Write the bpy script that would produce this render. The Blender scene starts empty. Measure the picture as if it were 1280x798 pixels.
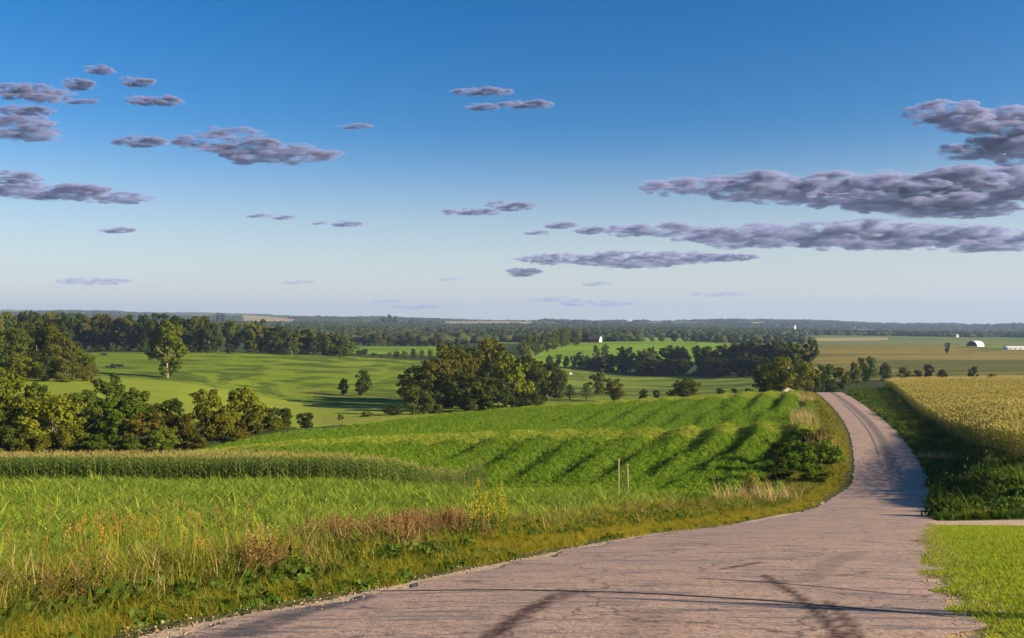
import bpy, bmesh, math, random
import numpy as np
from mathutils import Vector
R = math.radians
rng = np.random.default_rng(7); random.seed(7)
S = bpy.context.scene
COL = S.collection
F = 1100.0; CX = 640.0; CY = 399.0          # pinhole of the photograph (1280 px wide)

# ------------------------------------------------------------------ camera
cam = bpy.data.cameras.new('camera'); cam.sensor_width = 36; cam.lens = F / 1280 * 36
cam.clip_start = 0.1; cam.clip_end = 120000
co = bpy.data.objects.new('camera', cam); COL.objects.link(co)
co.location = (0, 0, 0); co.rotation_euler = (R(90), 0, 0); S.camera = co

# ------------------------------------------------------------------ light
SUN_EL, SUN_AZ = 19.0, 108.0                # azimuth clockwise from +Y (the view direction)
w = bpy.data.worlds.new('World'); S.world = w; w.use_nodes = True
nt = w.node_tree; bg = nt.nodes['Background']
sky = nt.nodes.new('ShaderNodeTexSky'); sky.sky_type = 'NISHITA'; sky.sun_disc = False
sky.sun_elevation = R(SUN_EL); sky.sun_rotation = R(SUN_AZ)
sky.altitude = 200; sky.air_density = 1.0; sky.dust_density = 0.6; sky.ozone_density = 3.0
hs = nt.nodes.new('ShaderNodeHueSaturation'); hs.inputs['Saturation'].default_value = 1.42; hs.inputs['Hue'].default_value = .508
nt.links.new(sky.outputs[0], hs.inputs['Color'])
_tc = nt.nodes.new('ShaderNodeTexCoord'); _sx = nt.nodes.new('ShaderNodeSeparateXYZ'); nt.links.new(_tc.outputs['Generated'], _sx.inputs[0])
_mr = nt.nodes.new('ShaderNodeMapRange'); _mr.interpolation_type = 'SMOOTHSTEP'; nt.links.new(_sx.outputs['Z'], _mr.inputs[0])
for _k, _v in ((1, -.03), (2, .22), (3, .9), (4, 0.0)): _mr.inputs[_k].default_value = _v
_mx = nt.nodes.new('ShaderNodeMix'); _mx.data_type = 'RGBA'; nt.links.new(_mr.outputs[0], _mx.inputs[0]); nt.links.new(hs.outputs[0], _mx.inputs[6]); _mx.inputs[7].default_value = (5.2, 5.4, 5.55, 1)
nt.links.new(_mx.outputs[2], bg.inputs[0])
bg.inputs[1].default_value = 0.055
sl = bpy.data.lights.new('sun', 'SUN'); sl.energy = 5.0; sl.angle = R(0.53); sl.color = (1.0, 0.84, 0.62)
so = bpy.data.objects.new('sun', sl); COL.objects.link(so)
sdir = Vector((math.sin(R(SUN_AZ)) * math.cos(R(SUN_EL)), math.cos(R(SUN_AZ)) * math.cos(R(SUN_EL)), math.sin(R(SUN_EL))))
so.rotation_euler = (-sdir).to_track_quat('-Z', 'Y').to_euler(); so.location = sdir * 50
S.view_settings.view_transform = 'Standard'; S.view_settings.look = 'None'
S.view_settings.gamma = 1.0; S.view_settings.use_curve_mapping = False
S.view_settings.exposure = 1.33
S.render.engine = 'CYCLES'; c = S.cycles
c.max_bounces = 6; c.diffuse_bounces = 2; c.transmission_bounces = 3; c.transparent_max_bounces = 8
c.volume_bounces = 0; c.use_denoising = True
c.caustics_reflective = False; c.caustics_refractive = False

# ------------------------------------------------------------------ helpers
def tag(o, label=None, cat=None, group=None, kind=None):
    if label: o['label'] = label
    if cat: o['category'] = cat
    if group: o['group'] = group
    if kind: o['kind'] = kind
    return o
def link(name, data, parent=None):
    o = bpy.data.objects.new(name, data); COL.objects.link(o)
    if parent: o.parent = parent
    return o
def mesh(name, v, f, mats, mi=None, smooth=False):
    """v (n,3) array, f list of equally long index tuples or array (m,k)"""
    m = bpy.data.meshes.new(name); v = np.asarray(v, np.float32)
    if isinstance(f, np.ndarray):
        k = f.shape[1]; m.vertices.add(len(v)); m.vertices.foreach_set('co', v.ravel())
        m.loops.add(f.size); m.loops.foreach_set('vertex_index', f.ravel().astype(np.int32))
        m.polygons.add(len(f)); m.polygons.foreach_set('loop_start', np.arange(0, f.size, k, dtype=np.int32))
        m.polygons.foreach_set('loop_total', np.full(len(f), k, np.int32)); m.update(calc_edges=True)
    else:
        m.from_pydata([tuple(map(float, p)) for p in v], [], f)
    for x in (mats if isinstance(mats, (list, tuple)) else [mats]): m.materials.append(x)
    if mi is not None: m.polygons.foreach_set('material_index', np.asarray(mi, np.int32))
    if smooth: m.polygons.foreach_set('use_smooth', np.ones(len(m.polygons), bool))
    m.update(); return m
class MB:
    def __init__(s): s.v = []; s.f = []; s.m = []
    def add(s, v, f, m=0):
        b = len(s.v); s.v += [tuple(map(float, p)) for p in v]; s.f += [tuple(b + i for i in q) for q in f]; s.m += [m] * len(f)
    def box(s, c, d, m=0, rz=0):
        x, y, z = (q / 2 for q in d); cs, sn = math.cos(rz), math.sin(rz)
        v = [(c[0] + a * cs - b * sn, c[1] + a * sn + b * cs, c[2] + e) for e in (-z, z) for a, b in ((-x, -y), (x, -y), (x, y), (-x, y))]
        s.add(v, [(3, 2, 1, 0), (4, 5, 6, 7), (0, 1, 5, 4), (1, 2, 6, 5), (2, 3, 7, 6), (3, 0, 4, 7)], m)
    def tube(s, pts, rad, n=6, m=0):
        v = []; f = []
        for i, (p, r) in enumerate(zip(pts, rad)):
            p = Vector(p); a = Vector(pts[max(0, i - 1)]); b = Vector(pts[min(len(pts) - 1, i + 1)]); d = (b - a).normalized()
            x = d.orthogonal().normalized() if abs(d.z) < .9 else (Vector((1, 0, 0)) - d * d.x).normalized(); y = d.cross(x)
            for k in range(n):
                t = 2 * math.pi * k / n; v.append(p + (x * math.cos(t) + y * math.sin(t)) * r)
        for i in range(len(pts) - 1):
            for k in range(n): f.append((i * n + k, i * n + (k + 1) % n, (i + 1) * n + (k + 1) % n, (i + 1) * n + k))
        f.append(tuple(range(n - 1, -1, -1))); f.append(tuple((len(pts) - 1) * n + k for k in range(n)))
        s.add(v, f, m)
    def blade(s, base, ang, h, wd, lean, segs=3, m=0, droop=0.0):
        dx, dy = math.cos(ang), math.sin(ang); px, py = -dy, dx; v = []
        for i in range(segs + 1):
            t = i / segs; o = lean * t * t * h; z = h * (t - droop * t * t); ww = wd * (1 - t) ** .6 * (.6 + .4 * min(1, 3 * t))
            cx, cy = base[0] + dx * o, base[1] + dy * o
            if i < segs: v += [(cx - px * ww, cy - py * ww, base[2] + z), (cx + px * ww, cy + py * ww, base[2] + z)]
            else: v.append((cx, cy, base[2] + z))
        f = [(2 * i, 2 * i + 1, 2 * i + 3, 2 * i + 2) for i in range(segs - 1)] + [(2 * segs - 2, 2 * segs - 1, 2 * segs)]
        s.add(v, f, m)
    def leaf(s, p, d, up, ln, wd, m=0):
        p = Vector(p); d = Vector(d).normalized(); n = d.cross(Vector(up))
        n = n.normalized() if n.length > 1e-4 else d.orthogonal().normalized()
        s.add([p, p + d * ln * .45 + n * wd, p + d * ln, p + d * ln * .45 - n * wd], [(0, 1, 2, 3)], m)
    def mesh(s, name, mats, smooth=False): return mesh(name, np.array(s.v), s.f, mats, s.m, smooth)

def pchip(xs, ys, x):
    xs = np.asarray(xs, float); ys = np.asarray(ys, float); h = np.diff(xs); dl = np.diff(ys) / h
    d = np.zeros_like(ys); d[0] = dl[0]; d[-1] = dl[-1]
    for i in range(1, len(xs) - 1):
        if dl[i - 1] * dl[i] > 0:
            w1 = 2 * h[i] + h[i - 1]; w2 = h[i] + 2 * h[i - 1]; d[i] = (w1 + w2) / (w1 / dl[i - 1] + w2 / dl[i])
    x = np.clip(x, xs[0], xs[-1]); i = np.clip(np.searchsorted(xs, x) - 1, 0, len(xs) - 2); t = (x - xs[i]) / h[i]
    return (ys[i] * (1 + 2 * t) * (1 - t) ** 2 + d[i] * h[i] * t * (1 - t) ** 2 + ys[i + 1] * t * t * (3 - 2 * t) + d[i + 1] * h[i] * t * t * (t - 1))
def sstep(a, b, x):
    t = np.clip((x - a) / (b - a), 0, 1); return t * t * (3 - 2 * t)
_perm = np.random.default_rng(3).random((256, 256))
def vnoise(x, y, sc):
    x = np.asarray(x, float) / sc; y = np.asarray(y, float) / sc; xi = np.floor(x).astype(int); yi = np.floor(y).astype(int)
    fx = x - xi; fy = y - yi; fx = fx * fx * (3 - 2 * fx); fy = fy * fy * (3 - 2 * fy); g = lambda a, b: _perm[a & 255, b & 255]
    return (g(xi, yi) * (1 - fx) + g(xi + 1, yi) * fx) * (1 - fy) + (g(xi, yi + 1) * (1 - fx) + g(xi + 1, yi + 1) * fx) * fy

# ------------------------------------------------------------------ terrain heights, measured along sight lines (depth, picture row)
TERR = {
 -300: [(5,910),(7,845),(10,770),(15,712),(21,680),(32,652),(45,631),(60,613),(68,606),(90,594),(125,574),(160,540),(220,498),(280,480),(360,466),(450,456),(560,441),(700,436),(1000,428),(1500,416),(2500,404),(4000,394),(6500,390),(9500,391)],
 0:   [(5,905),(7,840),(10,766),(15,709),(21,679),(32,651),(45,630),(60,612),(68,606),(90,594),(125,572),(160,535),(220,490),(280,474),(360,464),(450,456),(560,440),(700,436),(1000,428),(1500,416),(2500,404),(4000,394),(6500,390.5),(9500,391)],
 200: [(5,900),(7,830),(10,762),(15,708),(21,679),(32,651),(45,630),(60,612),(68,606),(90,592),(110,577),(130,564),(160,535),(220,499),(300,480),(360,472),(450,458),(560,440),(700,437),(1000,428),(1500,416),(2500,405),(4000,397),(6500,392),(9500,393)],
 400: [(5,880),(7,812),(10,755),(15,708),(21,680),(32,652),(45,630),(60,612),(68,606),(85,594),(102,566),(114,555),(126,554),(140,547),(160,538),(190,530),(240,518),(300,505),(370,487),(450,466),(580,445),(700,441),(860,433),(1000,430),(1500,418),(2500,408),(4000,401),(6500,395.5),(9500,397)],
 600: [(5,860),(7,800),(10,749),(15,704),(21,678),(32,652),(45,633),(60,623),(70,620),(88,609),(100,584),(118,548),(132,547),(150,536),(170,524),(190,517),(205,516.5),(220,518),(270,512),(330,500),(400,487),(560,460),(700,446),(850,433),(900,434),(1200,426),(1600,419),(2500,411),(4000,404),(6500,401),(9500,401)],
 800: [(5,850),(7,799),(10,746),(15,701),(21,676),(32,648),(45,632),(60,624),(75,620),(92,592),(108,562),(120,543),(134,543),(148,535),(168,519),(188,508),(205,502),(216,502),(240,505),(280,504),(330,500),(400,490),(500,478),(620,466),(700,456),(800,441),(950,428),(1020,427),(1200,427),(1600,420),(2500,413),(4000,405),(6500,405),(9500,406)],
 1000:[(5,850),(7,799),(10,746),(15,701),(21,673),(32,655),(45,640),(60,627),(80,602),(100,566),(118,536),(134,536),(150,526),(170,511),(195,498),(212,491),(222,491),(240,494),(300,491),(420,479),(600,462),(750,448),(900,436),(1000,432),(1200,432),(1600,424),(2500,414),(4000,408),(6500,406),(9500,407)],
 1150:[(5,850),(7,799),(10,746),(15,702),(21,674),(32,655),(45,639),(60,626),(80,598),(110,556),(140,528),(175,507),(220,488),(250,482),(300,484),(420,474),(600,459),(750,447),(900,436),(1000,432),(1200,432),(1600,424),(2500,416),(4000,412),(6500,409),(9500,410)],
 1280:[(5,840),(7,790),(10,738),(15,700),(21,677),(28,664),(34,655),(45,625),(55,600),(72,573),(100,540),(150,511),(200,493),(250,481),(300,482),(420,474),(600,458),(750,447),(900,438),(1000,435),(1200,434),(1600,425),(2500,417),(4000,412),(6500,410),(9500,411)],
 1600:[(5,820),(7,780),(10,732),(15,698),(21,676),(28,663),(34,653),(45,622),(60,588),(72,568),(100,538),(150,511),(200,493),(250,481),(300,482),(420,474),(600,458),(750,447),(900,438),(1000,435),(1200,434),(1600,425),(2500,417),(4000,412),(6500,410),(9500,411)],
}
PXG = np.arange(-300, 1601, 20.0); LDG = np.linspace(math.log(5), math.log(9500), 420)
_c = sorted(TERR); _prof = np.array([pchip(np.log([d for d, _ in TERR[k]]), [-(p - CY) / F * d for d, p in TERR[k]], LDG) for k in _c])
TAB = np.array([pchip(_c, _prof[:, j], PXG) for j in range(len(LDG))]).T
ROAD = [(5,655,880),(7,710,799),(10,820,746),(15,907,701),(21,968,673),(32,1041,655),(45,1086,640),(60,1098,627),(80,1113,600),(100,1104,566),(125,1090,538),(160,1068,514),(190,1051,500),(220,1037,491),(240,1030,492),(280,1020,498),(330,1012,500)]
_rd = np.array([r[0] for r in ROAD], float); _rx = np.array([(r[1] - CX) / F * r[0] for r in ROAD]); _rz = np.array([-(r[2] - CY) / F * r[0] for r in ROAD])
def road_x(y): return np.where(np.asarray(y, float) < 5, _rx[0] + (np.asarray(y, float) - 5) * .4, pchip(_rd, _rx, y))
def road_z(y): return np.where(np.asarray(y, float) < 5, _rz[0] + (5 - np.asarray(y, float)) * .02, pchip(_rd, _rz, y))
def road_d(x, y):
    y = np.asarray(y, float); sl = (road_x(y + .5) - road_x(y - .5)); return (x - road_x(y)) / np.sqrt(1 + sl * sl)
HW = 3.2
def ground(x, y, raw=False):
    x = np.asarray(x, float); y = np.asarray(y, float); D = np.clip(y, 5, 9499); px = np.clip(CX + F * x / D, -300, 1599.9)
    a = (px + 300) / 20; b = (np.log(D) - LDG[0]) / (LDG[1] - LDG[0]); i = np.clip(a.astype(int), 0, len(PXG) - 2); j = np.clip(b.astype(int), 0, len(LDG) - 2)
    fa = a - i; fb = b - j
    z = (TAB[i, j] * (1 - fa) + TAB[i + 1, j] * fa) * (1 - fb) + (TAB[i, j + 1] * (1 - fa) + TAB[i + 1, j + 1] * fa) * fb
    d = road_d(x, y); z += (vnoise(x, y, 9) - .5) * .25 * sstep(4, 9, np.abs(d)) * sstep(8, 30, D)
    sw = x * .94 - y * .34 + (vnoise(x, y, 22) - .5) * 3; z += .37 * np.sin(sw * 2 * np.pi / 5.2) * (.45 + .9 * vnoise(x, y, 30)) * sstep(80, 95, D) * (1 - sstep(200, 225, D)) * sstep(5, 11, -d)
    z += ((vnoise(x, y, 1500) - .5) * 64 + (vnoise(x, y, 520) - .5) * 26) * sstep(1500, 4200, D) - 6 * sstep(1500, 4200, D)
    wr = (1 - sstep(3.4, 8.0, np.abs(d))) * (y < 330)
    z = z * (1 - wr) + (road_z(np.minimum(y, 329)) - .055) * wr
    if not raw: z = z - .16 * (1 - sstep(HW - 1.0, HW - .6, np.abs(d))) * (y < 330)
    return z
def at(px, D): return (px - CX) / F * D
def gz(x, y): return float(ground(x, y))

# ------------------------------------------------------------------ materials
def mat(name): 
    m = bpy.data.materials.new(name); m.use_nodes = True; n = m.node_tree; n.nodes.remove(n.nodes['Principled BSDF']); return m, n, n.nodes['Material Output']
def N(n, t, **kw):
    x = n.nodes.new('ShaderNode' + t)
    for k, v in kw.items():
        if k.startswith('i_'): x.inputs[k[2:].replace('_', ' ')].default_value = v
        else: setattr(x, k, v)
    return x
def ramp(n, src, stops):
    r = n.nodes.new('ShaderNodeValToRGB'); e = r.color_ramp.elements
    while len(e) < len(stops): e.new(.5)
    for q, (p, cc) in zip(e, stops): q.position = p; q.color = (*cc, 1)
    n.links.new(src, r.inputs[0]); return r.outputs[0]
def mixc(n, a, b, f, mode='MIX'):
    x = n.nodes.new('ShaderNodeMix'); x.data_type = 'RGBA'; x.blend_type = mode
    for v, k in ((f, 0), (a, 6), (b, 7)):
        if hasattr(v, 'is_linked'): n.links.new(v, x.inputs[k])
        else: x.inputs[k].default_value = (*v, 1) if isinstance(v, tuple) else v
    return x.outputs[2]
def noise(n, sc, det=4, rough=.6, vec=None):
    x = N(n, 'TexNoise', i_Scale=sc, i_Detail=det, i_Roughness=rough)
    if vec is None: vec = N(n, 'NewGeometry').outputs['Position']
    n.links.new(vec, x.inputs['Vector']); return x.outputs['Fac']
def mapping(n, scale, rz=0):
    g = N(n, 'NewGeometry'); mp = N(n, 'Mapping'); mp.inputs['Scale'].default_value = scale; mp.inputs['Rotation'].default_value = (0, 0, rz)
    n.links.new(g.outputs['Position'], mp.inputs['Vector']); return mp.outputs[0]
def principled(n, out, col, rough=.9, bump=None, bs=.3, bd=.05, spec=.2):
    p = N(n, 'BsdfPrincipled'); p.inputs['Roughness'].default_value = rough; p.inputs['Specular IOR Level'].default_value = spec
    if hasattr(col, 'is_linked'): n.links.new(col, p.inputs['Base Color'])
    else: p.inputs['Base Color'].default_value = (*col, 1)
    if bump is not None:
        b = N(n, 'Bump', i_Strength=bs, i_Distance=bd); n.links.new(bump, b.inputs['Height']); n.links.new(b.outputs[0], p.inputs['Normal'])
    n.links.new(p.outputs[0], out.inputs[0]); return p
def plain(name, col, rough=.8, var=.25, sc=3):
    m, n, o = mat(name); f = noise(n, sc); cc = mixc(n, tuple(x * (1 - var) for x in col), tuple(min(1, x * (1 + var)) for x in col), f)
    principled(n, o, cc, rough, f, .2, .02); return m
def foliage(name, cols, trans=.35, tint=False, patch=None, pcol=None, gloss=0):
    """leaf material: colour varied by instance and along each leaf clump"""
    m, n, o = mat(name); oi = N(n, 'ObjectInfo'); k = len(cols)
    cc = ramp(n, oi.outputs['Random'], [(i / max(1, k - 1), q) for i, q in enumerate(cols)])
    f = noise(n, .8, 2); cc = mixc(n, cc, mixc(n, cc, (1.45, 1.35, .9), 1.0, 'MULTIPLY'), f)
    if tint: cc = mixc(n, cc, oi.outputs['Color'], 1.0, 'MULTIPLY')
    if patch:
        pf = ramp(n, noise(n, patch, 3), [(.45, (0, 0, 0)), (.62, (1, 1, 1))]); cc = mixc(n, cc, pcol, pf)
    d = N(n, 'BsdfDiffuse'); t = N(n, 'BsdfTranslucent'); s = N(n, 'MixShader'); s.inputs[0].default_value = trans
    n.links.new(cc, d.inputs[0]); n.links.new(cc, t.inputs[0]); n.links.new(d.outputs[0], s.inputs[1]); n.links.new(t.outputs[0], s.inputs[2])
    if gloss:
        gl = N(n, 'BsdfGlossy'); gl.inputs['Roughness'].default_value = .42; gl.inputs['Color'].default_value = (.9, .88, .6, 1); s2 = N(n, 'MixShader'); s2.inputs[0].default_value = gloss; n.links.new(s.outputs[0], s2.inputs[1]); n.links.new(gl.outputs[0], s2.inputs[2]); s = s2
    n.links.new(s.outputs[0], o.inputs[0]); return m
def groundmat(name, a, b, sc=.2, c3=None, stripe=None, bd=.2, fine=2.5):
    m, n, o = mat(name); f1 = noise(n, sc, 5); f2 = noise(n, fine, 4, .7)
    cc = mixc(n, a, b, ramp(n, f1, [(.35, (0, 0, 0)), (.65, (1, 1, 1))]))
    cc = mixc(n, cc, mixc(n, cc, (1.6, 1.5, 1.1), 1.0, 'MULTIPLY'), ramp(n, f2, [(.4, (0, 0, 0)), (.7, (1, 1, 1))]))
    if c3 is not None: cc = mixc(n, cc, c3, ramp(n, noise(n, sc * .37, 4), [(.52, (0, 0, 0)), (.68, (1, 1, 1))]))
    if stripe is not None:
        v = mapping(n, stripe[1], stripe[2]); cc = mixc(n, cc, stripe[0], ramp(n, noise(n, 1.0, 3, .6, v), [(.46, (0, 0, 0)), (.56, (1, 1, 1))]))
    principled(n, o, cc, .95, f2, .6, bd, .05); return m

GM = {
 'field_ground': groundmat('field_soil_green', (.035, .075, .012), (.05, .10, .018)),
 'road_verge': groundmat('verge_ground', (.05, .07, .015), (.10, .09, .03), .6),
 'lawn': groundmat('lawn_ground', (.15, .20, .02), (.23, .25, .04), .5, bd=.03, stripe=((.19, .21, .05), (.9, .25, 1), R(-20))),
 'track': groundmat('track_gravel', (.38, .285, .21), (.47, .36, .265), 1.5, bd=.03, fine=9),
 'crop_field': groundmat('crop_ground', (.04, .085, .01), (.06, .11, .015)),
 'corn_ground': groundmat('corn_ground', (.06, .06, .02), (.09, .08, .03)),
 'near_pasture': groundmat('near_pasture_grass', (.145, .195, .016), (.18, .215, .022), .05, (.20, .205, .04), bd=.3, fine=.9),
 'pasture': groundmat('pasture_grass', (.10, .16, .007), (.14, .185, .010), .03, (.17, .185, .022), ((.065, .10, .008), (.004, .05, 1), R(6)), bd=.4, fine=.5),
 'hay_field': groundmat('hay_field_grass', (.12, .165, .016), (.15, .19, .024), .02, (.16, .18, .04), ((.08, .115, .015), (.006, .05, 1), R(-8)), bd=.4, fine=.5),
 'green_field': groundmat('green_field_grass', (.12, .21, .012), (.15, .235, .016), .01, None, ((.11, .18, .012), (.003, .03, 1), R(10)), bd=.4, fine=.3),
 'stubble_field': groundmat('stubble', (.155, .125, .025), (.20, .155, .035), .01, None, ((.09, .10, .015), (.002, .025, 1), R(4)), bd=.4, fine=.3),
 'woodland_ground': groundmat('woodland_ground', (.025, .04, .012), (.045, .06, .016)),
 'hills': groundmat('hill_ground', (.075, .12, .02), (.11, .14, .03), .0022, (.22, .18, .08), bd=1, fine=.05),
 'far_field': groundmat('far_field_ground', (.24, .19, .09), (.30, .24, .12), .004, bd=1, fine=.05),
}

# ------------------------------------------------------------------ ground sheet, split into its fields
def corn_edge(y): return at(1280, 72) + (np.asarray(y) - 72) * .362      # foot of the right cornfield
def in_poly(px, D, poly):
    L = np.log(D); r = np.zeros(px.shape, bool); n = len(poly)
    for i in range(n):
        x1, d1 = poly[i]; x2, d2 = poly[(i + 1) % n]; y1, y2 = math.log(d1), math.log(d2)
        if y1 == y2: continue
        cnd = ((y1 > L) != (y2 > L)) & (px < (x2 - x1) * (L - y1) / (y2 - y1) + x1); r ^= cnd
    return r
CORN_F = [(-400, 68), (0, 68), (400, 68), (470, 70), (530, 75), (575, 81), (600, 88)]
def corn_front(px): return pchip([p for p, _ in CORN_F], [d for _, d in CORN_F], px)
def verge_w(y): return 5.6 + 1.4 * sstep(10, 15, y) + 2.6 * sstep(60, 85, y) * (1 - sstep(95, 130, y))       # from the road's centre line
P_CROP = [(140, 92), (606, 92), (625, 68), (690, 60), (1100, 56), (1200, 225), (1000, 228), (800, 224), (640, 212), (570, 196), (450, 170), (330, 142), (200, 118)]
P_NEARP = [(-300, 170), (120, 170), (330, 165), (450, 180), (640, 215), (720, 230), (720, 330), (560, 300), (420, 290), (330, 310), (200, 335), (90, 300), (-300, 290)]
P_PAST = [(-300, 290), (90, 300), (200, 335), (330, 310), (420, 290), (560, 300), (560, 480), (545, 590), (420, 600), (240, 575), (100, 565), (-300, 560)]
P_HAY = [(640, 215), (1010, 226), (1010, 300), (960, 420), (930, 560), (700, 620), (660, 480), (680, 330)]
P_HILL = [(655, 640), (760, 640), (920, 720), (912, 1030), (660, 1030)]
P_FLD = [(425, 690), (560, 690), (570, 880), (440, 880)]
P_STUB = [(1000, 430), (1330, 400), (1700, 400), (1700, 1090), (1150, 1090), (1005, 1040)]
P_FAR = [[(545, 3600), (660, 3300), (680, 4300), (560, 4500)], [(1020, 1450), (1110, 1500), (1110, 1750), (1020, 1700)], [(440, 1500), (560, 1350), (650, 1450), (520, 1700)], [(935, 4200), (960, 4200), (960, 5000), (935, 5000)], [(300, 3600), (370, 3600), (370, 4600), (300, 4600)]]
P_FARG = [[(760, 1180), (880, 1180), (880, 1480), (770, 1480)], [(560, 1150), (650, 1150), (650, 1330), (570, 1330)], [(1020, 1085), (1240, 1092), (1240, 1220), (1020, 1200)], [(1240, 960), (1700, 960), (1700, 1250), (1240, 1250)], [(300, 1900), (390, 1900), (380, 2500), (300, 2500)]]
REG = ['woodland_ground', 'field_ground', 'road_verge', 'lawn', 'track', 'crop_field', 'corn_ground', 'near_pasture', 'pasture', 'hay_field', 'green_field', 'stubble_field', 'hills', 'far_field']
RI = {k: i for i, k in enumerate(REG)}
def region(x, y):
    D = np.maximum(y, 5); px = CX + F * x / D; d = road_d(x, y); r = np.zeros(x.shape, int)
    wob = (vnoise(x, y, 6) - .5)
    r[D > 1040] = RI['hills']
    for p, k in ((P_NEARP, 'near_pasture'), (P_PAST, 'pasture'), (P_HAY, 'hay_field'), (P_HILL, 'green_field'), (P_FLD, 'green_field'), (P_STUB, 'stubble_field')): r[in_poly(px, D, p)] = RI[k]
    for p in P_FAR: r[in_poly(px, D, p)] = RI['far_field']
    for p in P_FARG: r[in_poly(px, D, p)] = RI['green_field']
    r[(d < 0) & (y < 70) & (px < 1300)] = RI['field_ground']
    r[(px <= 606) & (y < corn_front(px))] = RI['field_ground']
    r[in_poly(px, D, P_CROP) & (d < 0)] = RI['crop_field']
    r[(px < 606) & (y >= corn_front(px)) & (y < corn_front(px) + 20)] = RI['corn_ground']
    r[(d >= 0) & (y > 36) & (y < 262) & (x > corn_edge(y) - .3)] = RI['corn_ground']
    r[(d >= 0) & (y > 30) & (y < 262) & (x <= corn_edge(y) - .3)] = RI['road_verge']
    r[(d >= 0) & (y <= 31.5)] = RI['lawn']
    r[(d >= 0) & (y > 31.5 + wob) & (y < 36.5 + wob) & (d < 60)] = RI['track']
    r[(d < 0) & (d > -verge_w(y) + wob) & (y < 240)] = RI['road_verge']
    r[(np.abs(d) < HW + .3 + wob * .6) & (y < 60)] = RI['track']
    r[(d > 0) & (d < HW + .25 + wob * 1.2) & (y < 32)] = RI['track']
    return r
ns_in = 640; sg = np.concatenate([np.linspace(-300, -20, 24, endpoint=False), np.linspace(-20, 1300, ns_in), np.linspace(1300, 1900, 30)[1:]])
yg = np.concatenate([np.linspace(-12, 5, 14, endpoint=False), np.exp(np.linspace(math.log(5), math.log(9400), 470))])
OFF = 8.0
SX = (sg - CX) / F
X = SX[None, :] * (yg[:, None] + 0) if False else SX[None, :] * np.maximum(yg[:, None] + OFF * np.exp(-np.maximum(yg[:, None], 0) / 25) * 2.2, 6)
Y = np.repeat(yg[:, None], len(sg), 1)
Z = ground(X, Y)
V = np.stack([X, Y, Z], -1).reshape(-1, 3); nr, ncl = X.shape
ii, jj = np.meshgrid(np.arange(nr - 1), np.arange(ncl - 1), indexing='ij'); b0 = (ii * ncl + jj).ravel()
Q = np.stack([b0, b0 + 1, b0 + 1 + ncl, b0 + ncl], -1)
cen = V[Q].mean(1); reg = region(cen[:, 0], cen[:, 1])
NAMES = {'woodland_ground': 'ground', 'field_ground': 'field', 'road_verge': 'verge', 'lawn': 'lawn', 'track': 'gravel_track', 'crop_field': 'crop_field', 'corn_ground': 'cornfield_ground', 'near_pasture': 'meadow', 'pasture': 'pasture', 'hay_field': 'hay_field', 'green_field': 'green_field', 'stubble_field': 'stubble_field', 'hills': 'hills', 'far_field': 'ploughed_field'}
for k, i in RI.items():
    q = Q[reg == i]
    if not len(q): continue
    u, inv = np.unique(q, return_inverse=True)
    tag(link(NAMES[k], mesh(NAMES[k], V[u], inv.reshape(q.shape), GM[k], smooth=True)), kind='structure')

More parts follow.
